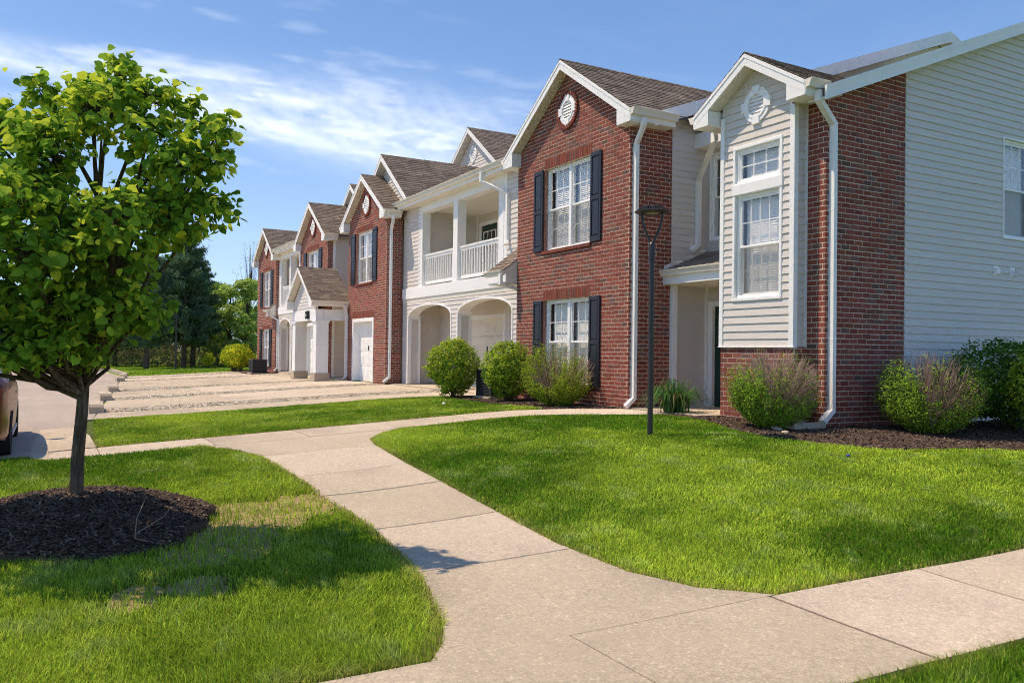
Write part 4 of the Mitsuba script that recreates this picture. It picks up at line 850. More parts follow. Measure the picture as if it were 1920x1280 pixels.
lawnR = Polygon([(-4.05, 4.2), (-4.05, 17), (-6.0, 17), (-6.1, 13), (-6.35, 11.3), (-6.65, 10.2), (-6.95, 9.3), (-7.45, 8.85), (-8.2, 8.62), (-9.0, 8.72), (-9.9, 9.15), (-10.6, 9.35), (-11.3, 9.1), (-12.45, 7), (-12.45, 4), (-4.05, 3)]).difference(walks.buffer(-.012))
lawnL = Polygon([(-4.05, -8), (-4.05, 2.5), (-12.45, 3), (-12.45, -.05), (-12.9, -.2), (-13.15, -1), (-13.2, -8)]).difference(walks.buffer(-.012)).difference(ring.buffer(-.08))
lawnM = Polygon([(-13.45, .6), (-18.95, .8), (-18.95, 7.95), (-18.2, 8.5), (-17.4, 8.35), (-16.2, 8.25), (-15, 8.2), (-14, 8.25), (-13.5, 8.2)]).difference(walks.buffer(-.012))
lawnF = Polygon([(-45.7, 3.3), (-57.9, 3.6), (-66, 4), (-75, 8), (-75, 24), (-46, 24), (-46, 10.2), (-49.5, 10.2), (-49.5, 8.4), (-45.6, 8.4)])
lawnC = Polygon([(-2.80, -2), (-2.80, 9), (2, 12), (2, -2)])
lawn(lawnR, 'large bright green lawn right of the footpath', 9500, 1, .85, walks, tone=1.08)
lawn(lawnL, 'longer green lawn around the young tree left of the footpath', 9500, 2, 1.2, walks, tone=.95)
lawn(lawnM, 'strip of green lawn between the cross path and the driveways', 9000, 3, 1.0, walks)
lawn(lawnF, 'far lawn beyond the driveways', 2200, 4, 1.3)
lawn(lawnC, 'corner of green lawn on the near side of the sidewalk', 12000, 5, 1.2, walks)
lawn(Polygon([(-59, -30), (-59, 3.4), (-66, 4), (-80, 8), (-80, -30)]), 'rough grass beyond the end of the parking lot', 1500, 6, 1.8)
add(None, 'bare_soil', drape(STRAW.difference(ring), -.003, .02, .12), 'straw', smooth=30, label='patch of dry straw and bare soil beside the mulch mound', kind='structure')

# ---------------------------------------------------------------- plants
def quads(c, nrm, size, g, asp=.6, fold=.0):
    """Small pointed leaves: c centres, nrm facing, random spin; 4 vertices, 2 triangles each."""
    n = len(c); nrm = nrm / (np.linalg.norm(nrm, axis=1, keepdims=True) + 1e-9)
    r = g.normal(size=(n, 3)); a = np.cross(nrm, r); a /= np.linalg.norm(a, axis=1, keepdims=True) + 1e-9; b = np.cross(nrm, a)
    s = size[:, None]
    v = np.stack([c - a * s, c - b * s * asp + nrm * s * .15, c + a * s, c + b * s * asp + nrm * s * .15], 1).reshape(-1, 3)
    o = np.arange(n)[:, None] * 4
    return v, np.vstack([o + [0, 1, 2], o + [0, 2, 3]])
def sph(n, g): d = g.normal(size=(n, 3)); return d / np.linalg.norm(d, axis=1, keepdims=True)
def shrub(x, y, rx, h, label, n, size, cols, seed, cat='bush', group=None, base=0.12, yellow=0.0, shape=2.0, name='bush', ry=None, bare=None, stemcol=(.10, .07, .05), nstem=26, gap=.0):
    """A leafy bush: a skin and an interior of small leaves on radiating stems."""
    g = np.random.default_rng(seed); z0 = float(gz(x, y)) + .02; ry = ry or rx
    k = thing(name, label, cat, group)
    d = sph(n, g); d[:, 2] = np.where(d[:, 2] < -.92, -d[:, 2], d[:, 2])
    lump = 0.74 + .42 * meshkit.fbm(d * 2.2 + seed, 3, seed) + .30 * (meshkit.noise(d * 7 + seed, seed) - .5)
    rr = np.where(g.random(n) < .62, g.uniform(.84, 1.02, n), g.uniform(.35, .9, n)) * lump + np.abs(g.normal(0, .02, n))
    hz = h / 2 * 1.0
    nar = np.where(d[:, 2] < 0, 1 - .38 * np.abs(d[:, 2]) ** 1.5, 1.0); c = np.c_[d[:, 0] * rx * rr * nar, d[:, 1] * ry * rr * nar, d[:, 2] * hz * rr + hz + base]
    keep = c[:, 2] > .03
    if gap: keep &= meshkit.fbm(c * 4.5, 2, seed + 3) > gap
    if bare is not None: keep &= ~bare(c / [rx, ry, h], g)
    c, d = c[keep], d[keep]; m = len(c)
    nn = d * .8 + g.normal(0, .55, (m, 3)) + [0, 0, .5]
    sz = size * g.uniform(.6, 1.25, m)
    v, f = quads(c + [x, y, z0], nn, sz, g)
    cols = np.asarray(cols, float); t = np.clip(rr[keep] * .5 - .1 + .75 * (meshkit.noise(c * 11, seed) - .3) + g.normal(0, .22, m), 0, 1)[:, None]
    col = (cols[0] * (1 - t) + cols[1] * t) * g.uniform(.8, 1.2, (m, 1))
    if yellow: yy = (g.random(m) < yellow)[:, None]; col = np.where(yy, cols[2] * g.uniform(.8, 1.15, (m, 1)), col)
    add(k, 'foliage', (v, f, np.repeat(np.clip(col, 0, 1), 4, 0)), 'bushleaf', kind='stuff')
    ms = []
    for i in range(nstem):
        e = sph(1, g)[0]; e[2] = abs(e[2]) * .8 + .25; L = g.uniform(.6, .95)
        tip = np.array([e[0] * rx, e[1] * ry, e[2] * h * .75 + base]) * L
        q = np.array([[e[0] * .05, e[1] * .05, 0], [tip[0] * .35, tip[1] * .35, tip[2] * .5], tip]) + [x, y, z0 - .02]
        ms.append(tube(q, [.011, .008, .003], 4, stemcol))
    add(k, 'stems', ms, 'twig')
    return k, (x, y, z0)
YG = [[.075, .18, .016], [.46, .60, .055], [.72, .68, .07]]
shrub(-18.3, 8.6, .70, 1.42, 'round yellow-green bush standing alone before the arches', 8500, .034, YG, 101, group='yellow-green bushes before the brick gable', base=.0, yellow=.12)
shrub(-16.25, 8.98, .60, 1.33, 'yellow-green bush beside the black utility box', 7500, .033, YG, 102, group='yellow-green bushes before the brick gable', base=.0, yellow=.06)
def twiggy(x, y, rx, h, label, seed, leafzones, leafcol, twigs=420, twigcol=(.40, .285, .235), dead=.5, grp=None, ry=None, leaves=5200):
    """A bush of many fine upright twigs, leafy only in the given zones."""
    g = np.random.default_rng(seed); z0 = float(gz(x, y)) + .02; ry = ry or rx
    k = thing('bush', label, 'bush', grp)
    ms, cs, ns = [], [], []
    for i in range(twigs):
        a = g.uniform(0, 6.283); ph = math.acos(g.uniform(-.85, .995)); rr_ = math.sin(ph) ** .85
        e = np.array([math.cos(a) * rr_, math.sin(a) * rr_, .53 + .47 * math.cos(ph)])
        L = g.uniform(.86, 1.0) * (1 + .04 * math.sin(3 * a + seed))
        tip = np.array([e[0] * rx * 1.05 * L, e[1] * ry * 1.05 * L, e[2] * h * (.25 + .75 * L)]); tip[2] = max(tip[2], .08)
        mid = tip * [.52, .52, .42] + g.normal(0, .03, 3)
        p = np.array([[g.normal(0, .04), g.normal(0, .04), 0], mid, tip])
        zone = leafzones(tip / [rx, ry, h], g)
        col = np.array(twigcol) * g.uniform(.6, 1.25) if not zone else np.array([.16, .12, .07]) * g.uniform(.7, 1.2)
        ms.append(tube(p + [x, y, z0], [.006, .0042, .0018], 3, col, cap=False))
        for j in range(11 if not zone else 4):
            t = g.uniform(.45, 1.0); q = (1 - t) ** 2 * p[0] + 2 * t * (1 - t) * mid + t * t * tip
            d = sph(1, g)[0] * .6 + e; d[2] += .5; d /= np.linalg.norm(d); l = g.uniform(.06, .16)
            ms.append(tube(np.array([q, q + d * l]) + [x, y, z0], [.0026, .0012], 3, col, cap=False))
            if zone: cs.append(q + d * l * g.uniform(.2, 1.1)); ns.append(d)
        if zone:
            for j in range(int(leaves / twigs * 2.0)):
                t = g.uniform(.35, 1.06); q = (1 - t) ** 2 * p[0] + 2 * t * (1 - t) * mid + t * t * tip
                cs.append(q + g.normal(0, .035, 3)); ns.append(sph(1, g)[0] + e)
    add(k, 'twigs', ms, 'twig', kind='stuff')
    c, nn = np.array(cs), np.array(ns); m = len(c)
    v, f = quads(c + [x, y, z0], nn + [0, 0, .4], .020 * g.uniform(.6, 1.3, m), g, .38)
    lc = np.asarray(leafcol); t = g.random(m)[:, None]
    add(k, 'foliage', (v, f, np.repeat((lc[0] * (1 - t) + lc[1] * t) * g.uniform(.8, 1.2, (m, 1)), 4, 0)), 'bushleaf', kind='stuff')
SPG = [[.18, .32, .03], [.48, .56, .05]]
twiggy(-14.0, 8.9, .70, 1.24, 'sparse yellow-green bush with bare brown twigs on its right, below the ground-floor window', 103, lambda u, g: (u[0] < .05 or u[2] < .35 or u[0] > .72) and g.random() < .93, SPG, leaves=19000, twigs=420)
TG = [[.13, .29, .03], [.36, .54, .05]]
twiggy(-8.93, 9.52, .66, 1.16, 'half-bare bush with grey-brown twigs on top and green below, by the white downspout', 104, lambda u, g: (u[2] < .42 and g.random() < .8) or (u[0] * .49 + u[1] * .87 < -.45 and u[2] < .75) or (u[0] * .49 + u[1] * .87 > .3 and u[2] > .85 and g.random() < .6) or g.random() < .12, TG, leaves=19000, twigs=760)
twiggy(-7.78, 11.55, .74, 1.22, 'half-bare bush with a bald brown middle and green sides before the shaded siding', 105, lambda u, g: (abs(u[0] * .49 + u[1] * .87 + .08) > .5 and g.random() < .9) or (u[2] < .40 and g.random() < .7) or g.random() < .12, TG, leaves=21000, twigs=800)
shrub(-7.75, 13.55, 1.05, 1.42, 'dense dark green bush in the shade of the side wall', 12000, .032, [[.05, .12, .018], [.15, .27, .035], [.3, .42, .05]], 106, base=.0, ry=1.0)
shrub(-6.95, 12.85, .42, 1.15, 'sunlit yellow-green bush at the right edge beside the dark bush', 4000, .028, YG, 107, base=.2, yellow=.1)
for i, (x, y, r, h) in enumerate(((-48.6, 9.1, .72, 1.35), (-47.1, 8.85, .8, 1.3), (-45.2, 8.8, .75, 1.28))):
    shrub(x, y, r, h, ['leftmost and greenest shrub of the far hedge', 'yellow shrub in the middle of the far hedge', 'yellow shrub of the far hedge next to the cooling unit'][i], 2600, .055, [[.10, .22, .02], [.42, .52, .03], [.85, .78, .05]] if i else [[.08, .22, .02], [.26, .44, .03], [.45, .6, .05]], 110 + i, group='shrubs of the far yellow hedge', yellow=.4 if i else .1, name='hedge_shrub', cat='shrub')
shrub(-60.5, 9.6, .5, .95, 'small round yellow shrub under the far pines', 1300, .05, [[.11, .22, .02], [.45, .55, .03], [.85, .78, .05]], 115, yellow=.4, name='hedge_shrub', cat='shrub')
# strap-leaved clump
g = np.random.default_rng(55); x, y = -11.42, 9.72; z0 = float(gz(x, y)) + .02
lily = thing('strap_leaved_plant', 'clump of long strappy leaves beside the entrance slab', 'plant')
ms, dry = [], []
for i in range(230):
    a = g.uniform(0, 6.283); sp = g.uniform(.15, 2.0); L = g.uniform(.8, 1.1) * (.74 - .14 * sp); w = g.uniform(.006, .012)
    b = np.array([x + g.normal(0, .09), y + g.normal(0, .09), z0]); o = np.array([math.cos(a), math.sin(a), 0]); s = np.array([-o[1], o[0], 0]) * w
    pts = [b, b + o * sp * L * .25 + [0, 0, L * .55], b + o * sp * L * .55 + [0, 0, L * .85 - .1 * sp * L], b + o * sp * L * .85 + [0, 0, L * (.85 - .42 * sp)]]
    v = np.vstack([pts[0] - s, pts[0] + s, pts[1] - s, pts[1] + s, pts[2] - s * .8, pts[2] + s * .8, pts[3][None]])
    c = np.array([.085, .19, .05]) * g.uniform(.7, 1.4) if i % 9 else np.array([.33, .25, .13]) * g.uniform(.7, 1.2)
    (ms if i % 9 else dry).append((v, np.array([[0, 1, 3], [0, 3, 2], [2, 3, 5], [2, 5, 4], [4, 5, 6]]), np.broadcast_to(c, (7, 3))))
for i, m in enumerate(ms): add(lily, 'leaf', m, 'bushleaf')
add(lily, 'dry_leaves', dry, 'bushleaf', kind='stuff')

# the young tree: trunk, limbs, twigs, heart-shaped leaves
tree = thing('young_tree', 'young broad-crowned tree with heart-shaped leaves on the mulch mound', 'tree')
g = np.random.default_rng(2024)
tz = float(gz(*TREE)) + .28; TS = .82
def ray(px, py): return fwd + (px - 960) / 1549.8 * rt - (py - 640) / 1549.8 * upv
base = np.array([TREE[0], TREE[1], tz])
trunk = np.array([base + np.array(q) * TS for q in ([0, 0, -.12], [.005, .01, .12], [0.02, .02, .45], [.03, .05, .9], [.03, .06, 1.3], [.06, .10, 1.9], [.10, .13, 2.5], [.10, .16, 3.1], [.12, .18, 3.9])])
add(tree, 'trunk', tube(trunk, np.array([.125, .098, .088, .082, .078, .06, .045, .03, .012]) * .58, 16), 'bark', smooth=60)
Rt, Up, Fw = np.array([.488, .873, 0]), np.array([0, 0, 1.0]), np.array([-.873, .488, 0])
# limbs end in lobes of foliage: (right of trunk, above base, away from the eye, radius)
lobes = [(1.68, 3.62, -.2, .22), (1.58, 3.35, -.2, .26), (1.40, 3.25, -.4, .32), (1.28, 3.85, .1, .25), (1.05, 3.55, -.3, .36), (.98, 3.98, -.1, .27), (.62, 4.18, .0, .31), (.30, 4.02, .15, .30), (.62, 3.75, -.5, .38), (-.12, 4.02, .0, .24), (-.05, 3.62, -.3, .30), (-.72, 3.72, .0, .32), (-1.15, 3.80, -.2, .34), (-1.6, 3.6, .1, .36), (.25, 3.35, -.5, .42), (1.25, 2.75, -.2, .42), (1.5, 2.95, .1, .3), (.80, 3.0, .3, .46), (1.0, 2.35, -.5, .40),
         (.55, 2.5, -.7, .46), (.1, 2.95, -.6, .42), (.2, 2.5, .5, .46), (-.45, 3.15, .25, .40), (-.85, 3.25, -.4, .42), (-1.4, 3.1, -.1, .46), (-.45, 2.55, -.7, .46), (-1.0, 2.45, .0, .46), (-1.5, 2.4, -.45, .46), (.85, 1.95, -.3, .40), (.35, 1.95, -.5, .38), (-.30, 1.92, -.2, .40), (-.85, 1.85, -.45, .42), (-1.3, 1.8, .1, .42), (.95, 1.75, .25, .32), (.35, 1.72, .45, .34), (-.5, 1.75, .6, .36), (-1.75, 2.7, .2, .40), (-1.8, 2.1, -.2, .38), (.55, 1.50, -.1, .26), (-.60, 1.45, -.2, .28), (-.1, 1.50, -.35, .26), (.1, 1.42, -.42, .24), (-.25, 1.42, -.40, .25), (.38, 1.45, -.38, .24), (-.55, 1.38, -.3, .24), (.15, 1.36, .3, .24), (-.9, 1.5, -.1, .26), (-1.3, 1.45, -.2, .26), (0, 1.40, -.25, .20), (-.36, 1.42, -.2, .22), (.0, 2.9, .75, .40), (.65, 3.2, .7, .38), (.5, 2.3, -1.15, .40), (-.3, 2.3, -1.2, .40), (.2, 2.75, -1.15, .38), (-.9, 2.6, -1.1, .40), (1.05, 2.7, -.9, .36)]
limbs, twigs, C, Nn = [], [], [], []
for (a, h, d, r) in lobes:
    if a > 0 and h < 2.7: a *= .84
    if h < 1.8: h += .12
    a, h, d, r = a * TS, h * TS, d * TS - .42, r * TS; c = base + Rt * a + Up * h + Fw * d
    hb = max(min(1.05, .8 + .25 * g.random()), h - .55 * math.hypot(a, d) - .5); i = np.interp(hb, trunk[:, 2] - tz, np.arange(len(trunk))); p0 = trunk[int(i)] + (trunk[min(int(i) + 1, 8)] - trunk[int(i)]) * (i - int(i))
    m1 = p0 * .6 + c * .4 + g.normal(0, .05, 3) + [0, 0, -.06]
    lf = .55 if h < 1.5 * TS else 1.0; limbs.append(tube(np.array([p0, m1, c * .85 + m1 * .15, c]), np.array([.024, .017, .011, .006]) * lf, 7))
    nt = int(80 * (r / .40) ** 1.8)
    for j in range(nt):
        e = sph(1, g)[0]; e[2] = e[2] * .85 + .1; tip = c + e * r * g.uniform(.55, 1.22); mid = (c * .55 + tip * .45) + g.normal(0, .03, 3)
        twigs.append(tube(np.array([c + g.normal(0, .04, 3), mid, tip]), [.004, .003, .0015], 3, (.07, .052, .04), cap=False))
        for q in range(6):
            t = g.uniform(.25, 1.1); w = (1 - t) * mid + t * tip + g.normal(0, .035, 3)
            C.append(w); Nn.append(e * .55 + g.normal(0, .45, 3) + [0, 0, .55])
C, Nn = np.array(C), np.array(Nn); n = len(C)
for m in limbs: add(tree, 'limb', m, 'bark', smooth=60)
add(tree, 'twigs', twigs, 'twig', kind='stuff')
# one leaf: half outlines either side of a folded midrib, tip hanging
LO = np.array([[0, 0], [-.10, .10], [.02, .36], [.28, .50], [.62, .40], [.88, .16], [1.08, 0]])
def leaf_mesh(c, nrm, s, g):
    nrm = nrm / np.linalg.norm(nrm, axis=-1, keepdims=True); out = g.normal(size=c.shape); out[:, 2] -= .9
    a = out - (out * nrm).sum(1, keepdims=True) * nrm; a /= np.linalg.norm(a, axis=1, keepdims=True) + 1e-9; b = np.cross(nrm, a)
    fold, curl = g.uniform(.05, .35, len(c)), g.uniform(.05, .4, len(c))
    def at(u, w): return c + s[:, None] * (a * (u - .3) + b * w + nrm * (np.abs(w) * fold - curl * u * u * .5)[:, None])
    mid = [at(0, 0), at(.35, 0), at(.7, 0), at(1.08, 0)]
    vs = mid + [at(*(LO[i] * [1, sg])) for sg in (1, -1) for i in range(1, 6)]
    v = np.stack(vs, 1); T_ = []
    for o, fl in ((4, False), (9, True)):
        t = [[0, 1, o], [o, 1, o + 1], [o + 1, 1, o + 2], [1, 2, o + 2], [o + 2, 2, o + 3], [2, 3, o + 4], [o + 3, 2, o + 4]]
        T_ += [q[::-1] if fl else q for q in t]
    return v, np.array(T_)
sz = g.uniform(.042, .088, n); V, LT = leaf_mesh(C, Nn, sz, g)
t = g.random(n)[:, None]; lc = np.array([.10, .225, .028]) * (1 - t) + np.array([.33, .53, .05]) * t
hi_ = np.clip((C[:, 2] - tz) / 3.4, 0, 1); young = (g.random(n) < .06 + .34 * hi_ ** 2)[:, None]; lc = np.where(young, np.array([.64, .74, .07]), lc) * g.uniform(.85, 1.15, (n, 1))
dcam = np.linalg.norm(C, axis=1); pv = C @ fwd; inframe = np.abs((C @ rt) / pv) < .6
order = np.argsort(np.where(inframe, dcam / sz ** .5, 1e9))
for i in order[:300]: add(tree, 'leaf', (V[i], LT, lc[i]), 'leaf')
rest = order[300:]; m = len(rest)
add(tree, 'foliage', (V[rest].reshape(-1, 3), (np.arange(m)[:, None, None] * 14 + LT[None]).reshape(-1, 3), np.repeat(lc[rest], 14, 0)), 'leaf', kind='stuff')
# dead branch lying on the mulch
db = thing('dead_twig', 'dry forked twig lying on the mulch in front of the young tree', 'twig')
def onring(x, y, dz=.05): return [x, y, float(gz(x, y)) + .27 * max(0, 1 - ((x - TREE[0]) ** 2 + (y - TREE[1]) ** 2) / 1.56) + .02 + dz]
add(db, 'stem', [tube(np.array([onring(-7.0, .78, .0), onring(-7.02, .60, .02), onring(-7.15, .62, .10), onring(-7.45, .72, .16)]), [.006, .005, .004, .002], 5, (.3, .22, .16)), tube(np.array([onring(-7.05, .61, .04), onring(-7.25, .84, .1), onring(-7.5, .92, .08)]), [.004, .003, .0015], 5, (.3, .22, .16))], 'twig')

# far trees
def at(px, py, z): return ray(px, py) * z
def gpt(px, z): p = ray(px, 650) * z; return np.array([p[0], p[1], float(gz(p[0], p[1]))])
def pine(px, z, h, w, label, seed, crown_from=.2):
    g = np.random.default_rng(seed); b = gpt(px, z); k = thing('pine_tree', label, 'tree', None)
    add(k, 'trunk', tube(np.array([b + [0, 0, -.1], b + [.05, 0, h * .4], b + [-.05, .05, h * .8], b + [0, 0, h]]), [.19, .15, .07, .02], 8), 'bark', smooth=60)
    br, C, N = [], [], []
    for lv in np.arange(crown_from * h, h * .99, .34):
        f = (lv / h - crown_from) / (1 - crown_from); R = w * (1 - f) ** .65 * (.75 + .5 * g.random()) * min(1, .6 + f * 3) + .12
        for j in range(g.integers(4, 7)):
            a = g.uniform(0, 6.283); L = R * g.uniform(.6, 1.1); e = np.array([math.cos(a), math.sin(a), .18 + .4 * f]); tip = b + [0, 0, lv] + e * L
            br.append(tube(np.array([b + [0, 0, lv], b + [0, 0, lv + .02] + e * L * .5, tip]), [.03, .02, .008], 4, (.05, .038, .03), cap=False))
            m = int(52 * (L + .3))
            t = g.uniform(.3, 1.05, m); C.append(b + [0, 0, lv] + e * L * t[:, None] + g.normal(0, .13, (m, 3)) * [1, 1, .8]); N.append(np.tile(e, (m, 1)) + g.normal(0, .5, (m, 3)))
    add(k, 'branches', br, 'twig', kind='stuff')
    C, N = np.vstack(C), np.vstack(N); m = len(C)
    # each tuft: three crossing needles fans
    vs, fs, cs, o = [], [], [], 0
    for q in range(3):
        v, f = quads(C + g.normal(0, .05, C.shape), N + g.normal(0, .8, N.shape), .17 * g.uniform(.6, 1.2, m), g, .22)
        t = g.random(m)[:, None]; col = np.array([.085, .155, .085]) * (1 - t) + np.array([.21, .31, .17]) * t
        vs.append(v); fs.append(f + o); cs.append(np.repeat(col, 4, 0)); o += len(v)
    add(k, 'needles', (np.vstack(vs), np.vstack(fs), np.vstack(cs)), 'bushleaf', kind='stuff')
def broad(px, z, h, w, label, seed, cols, n=5000, size=.12, low=.12, name='broadleaf_tree', clumps=40, lean=0.0):
    g = np.random.default_rng(seed); b = gpt(px, z); k = thing(name, label, 'tree', None)
    add(k, 'trunk', tube(np.array([b + [0, 0, -.1], b + [lean * .3, 0, h * .3], b + [lean * .7, .05, h * .65], b + [lean, 0, h * .9]]), [.14, .11, .06, .02], 7), 'bark', smooth=60)
    C, N, br = [], [], []
    for i in range(clumps):
        t = g.uniform(low, 1); a = g.uniform(0, 6.283); R = w * math.sqrt(max(.05, 1 - (abs(t - .5) * 1.75) ** 2)) * g.uniform(.2, 1)
        c = b + [math.cos(a) * R + lean * t, math.sin(a) * R, h * t * .95]; r = w * g.uniform(.18, .38)
        s = b + [lean * t * .6, 0, h * t * .55]; br.append(tube(np.array([s, s * .5 + c * .5 + [0, 0, -.1], c]), [.035, .02, .008], 4, (.07, .055, .045), cap=False))
        if n:
            m = int(n / clumps); d = sph(m, g); C.append(c + d * r * g.uniform(.3, 1.1, m)[:, None] * [1, 1, .85]); N.append(d + [0, 0, .6])
        else:
            for j in range(9):
                e = sph(1, g)[0]; e[2] = abs(e[2]); br.append(tube(np.array([c, c + e * r * 1.6]), [.010, .004], 3, (.10, .085, .07), cap=False))
    add(k, 'branches', br, 'twig', kind='stuff')
    if n:
        C, N = np.vstack(C), np.vstack(N); m = len(C)
        v, f = quads(C, N + g.normal(0, .5, N.shape), size * g.uniform(.6, 1.25, m), g, .6)
        t = np.clip(g.random(m) * .7 + .3 * (C[:, 2] - b[2]) / h, 0, 1)[:, None]; cols = np.asarray(cols)
        add(k, 'crown', (v, f, np.repeat((cols[0] * (1 - t) + cols[1] * t) * g.uniform(.8, 1.2, (m, 1)), 4, 0)), 'bushleaf', kind='stuff')
pine(275, 56, 8.2, 2.7, 'left pine of the far group with its thick dark trunk', 301)
pine(345, 60, 9.6, 2.6, 'tall pine in the middle of the far trees', 302)
pine(362, 61.5, 8.6, 2.3, 'pine with a leaning slim trunk right of the tall pine', 303)
pine(215, 62, 8.4, 2.8, 'pine behind the crown of the young tree', 304)
LG = [[.24, .36, .07], [.55, .68, .17]]
broad(405, 66, 6.8, 1.7, 'light green tree next to the pines', 311, LG, 9000, .12)
broad(430, 64, 6.3, 1.6, 'light green tree behind the yellow hedge', 312, LG, 9500, .11)
broad(462, 62, 6.9, 1.6, 'light green tree close to the far end of the building', 313, LG, 9500, .11)
broad(500, 70, 6.5, 2.0, 'light green tree behind the far end of the building', 314, LG, 7000, .12)
broad(466, 80, 12.4, 1.9, 'tall nearly bare tree behind the far gable', 315, LG, 500, .07, clumps=34, low=.4)
broad(525, 84, 12.6, 2.6, 'nearly bare tree rising behind the far roof', 316, LG, 700, .07, clumps=40, low=.4)
broad(388, 78, 8.0, 2.2, 'green tree behind the pines', 317, [[.10, .19, .04], [.26, .38, .08]], 7000, .14)
for i, (px, z, h, w) in enumerate(((170, 72, 6.5, 3.2), (120, 80, 7.5, 3.4), (20, 85, 8, 3.6), (-60, 85, 8, 3.6), (245, 78, 7.5, 3.2), (310, 84, 7.5, 3.4), (560, 92, 9, 3))):
    broad(px, z, h, w, ['dark tree behind the left of the young tree\'s crown', 'dark tree far behind the trunk of the young tree', 'tree behind the far left building', 'tree beyond the left edge', 'tree behind the left pine', 'tree behind the tall pine', 'tree behind the roofs'][i], 330 + i, [[.07, .14, .03], [.18, .27, .06]], 7500, .17)
# undergrowth along the wood's edge
g = np.random.default_rng(77); n = 16000
pxs = g.uniform(-60, 480, n); zz = g.uniform(60, 74, n); hh = np.abs(g.normal(0, 1.0, n)) * (.6 + .9 * meshkit.fbm(np.c_[pxs * .02, zz * .2, zz * 0], 3, 9)) + .05
Pg = np.array([ray(px, 650) * z for px, z in zip(pxs, zz)]); Pg[:, 2] = gz(Pg[:, 0], Pg[:, 1]) + np.minimum(hh, 2.6)
v, f = quads(Pg, sph(n, g) + [0, 0, .4], .13 * g.uniform(.5, 1.3, n), g, .4)
t = meshkit.fbm(np.c_[Pg[:, 0] * .4, Pg[:, 1] * .4, Pg[:, 2]], 3, 4)[:, None]
col = np.where(g.random((n, 1)) < .55, np.array([.26, .20, .12]), np.array([.17, .24, .06])) * (.5 + t) * g.uniform(.7, 1.2, (n, 1))
add(None, 'undergrowth', (v, f, np.repeat(col, 4, 0)), 'bushleaf', kind='stuff', label='brown and green undergrowth along the edge of the wood')

# ---------------------------------------------------------------- things
lamp = thing('lamp_post', 'black lamp post with a flat round finned lamp head on the lawn', 'lamp post')
lx, ly = -9.14, 7.33; lz = float(gz(lx, ly))
hz = 2.03
add(lamp, 'pole', [tube(np.array([[lx, ly, lz - .05], [lx, ly, 1.40]]), [.038, .038], 18)], 'black', smooth=40)
add(lamp, 'collar', [tube(np.array([[lx, ly, 1.32], [lx, ly, 1.54]]), [.047, .047], 18), tube(np.array([[lx, ly, 1.54], [lx, ly, 1.57]]), [.047, .03], 18)], 'black', smooth=40)
for sgn in (-1, 1):
    for q in (1.38, 1.45): add(lamp, 'bolt', tube(np.array([np.array([lx, ly, q]) + Rt * sgn * .045, np.array([lx, ly, q]) + Rt * sgn * .056]), [.008, .006], 8), 'alloy')
for sgn in (-1, 1):
    o = np.array([lx, ly, 0]); dd = (Rt * .92 - Fw * .38 * 1) * sgn
    pts = [o + dd * a + [0, 0, z] for a, z in ((.02, 1.55), (.045, 1.62), (.10, 1.74), (.135, 1.86), (.144, 1.95), (.144, 1.985))]
    add(lamp, 'arm', sweep(pts, 0.014, .03, np.cross(dd, [0, 0, 1.0])), 'black')
N_ = 48
prof = [(0.0, 2.05), (.13, 2.05), (.15, 2.035), (.172, 2.015), (.24, 1.997), (.25, 1.991), (.24, 1.985), (.16, 1.979), (.13, 1.978), (0, 1.978)]
v = np.array([[lx + r * math.cos(2 * math.pi * i / N_), ly + r * math.sin(2 * math.pi * i / N_), z] for r, z in prof for i in range(N_)])
f = []
for a in range(len(prof) - 1):
    for i in range(N_): j = (i + 1) % N_; f += [[a * N_ + i, (a + 1) * N_ + i, (a + 1) * N_ + j], [a * N_ + i, (a + 1) * N_ + j, a * N_ + j]]
add(lamp, 'lamp_head', (v, np.array(f)), 'black', smooth=35)
for i in range(36):
    a = 2 * math.pi * i / 36; e, s_ = np.array([math.cos(a), math.sin(a), 0]), np.array([-math.sin(a), math.cos(a), 0])
    F = Fr((lx, ly, 0), e, s_)
    add(lamp, 'fin', [prism(F, Polygon([(.09, 2.045), (.09, 2.078), (.14, 2.076), (.19, 2.035), (.225, 2.006), (.16, 2.02), (.14, 2.04)]), -.004, .004)], 'black')
add(lamp, 'lens', [prism(Fr((lx, ly, 1.976), (1, 0, 0), (0, 0, 1), (0, 1, 0)), circ(0, 0, .085), -.006, .006)], 'lens')
fl = thing('far_light_pole', 'slim dark light pole on the far lawn before the pines', 'light pole')
b = gpt(330, 54); add(fl, 'pole', tube(np.array([b, b + [0, 0, 3.6]]), [.06, .05], 8), 'black', smooth=40)
add(fl, 'lamp_head', [wbox(b[0] - .1, b[0] + .1, b[1] - .28, b[1] + .1, b[2] + 3.55, b[2] + 3.65)], 'black')
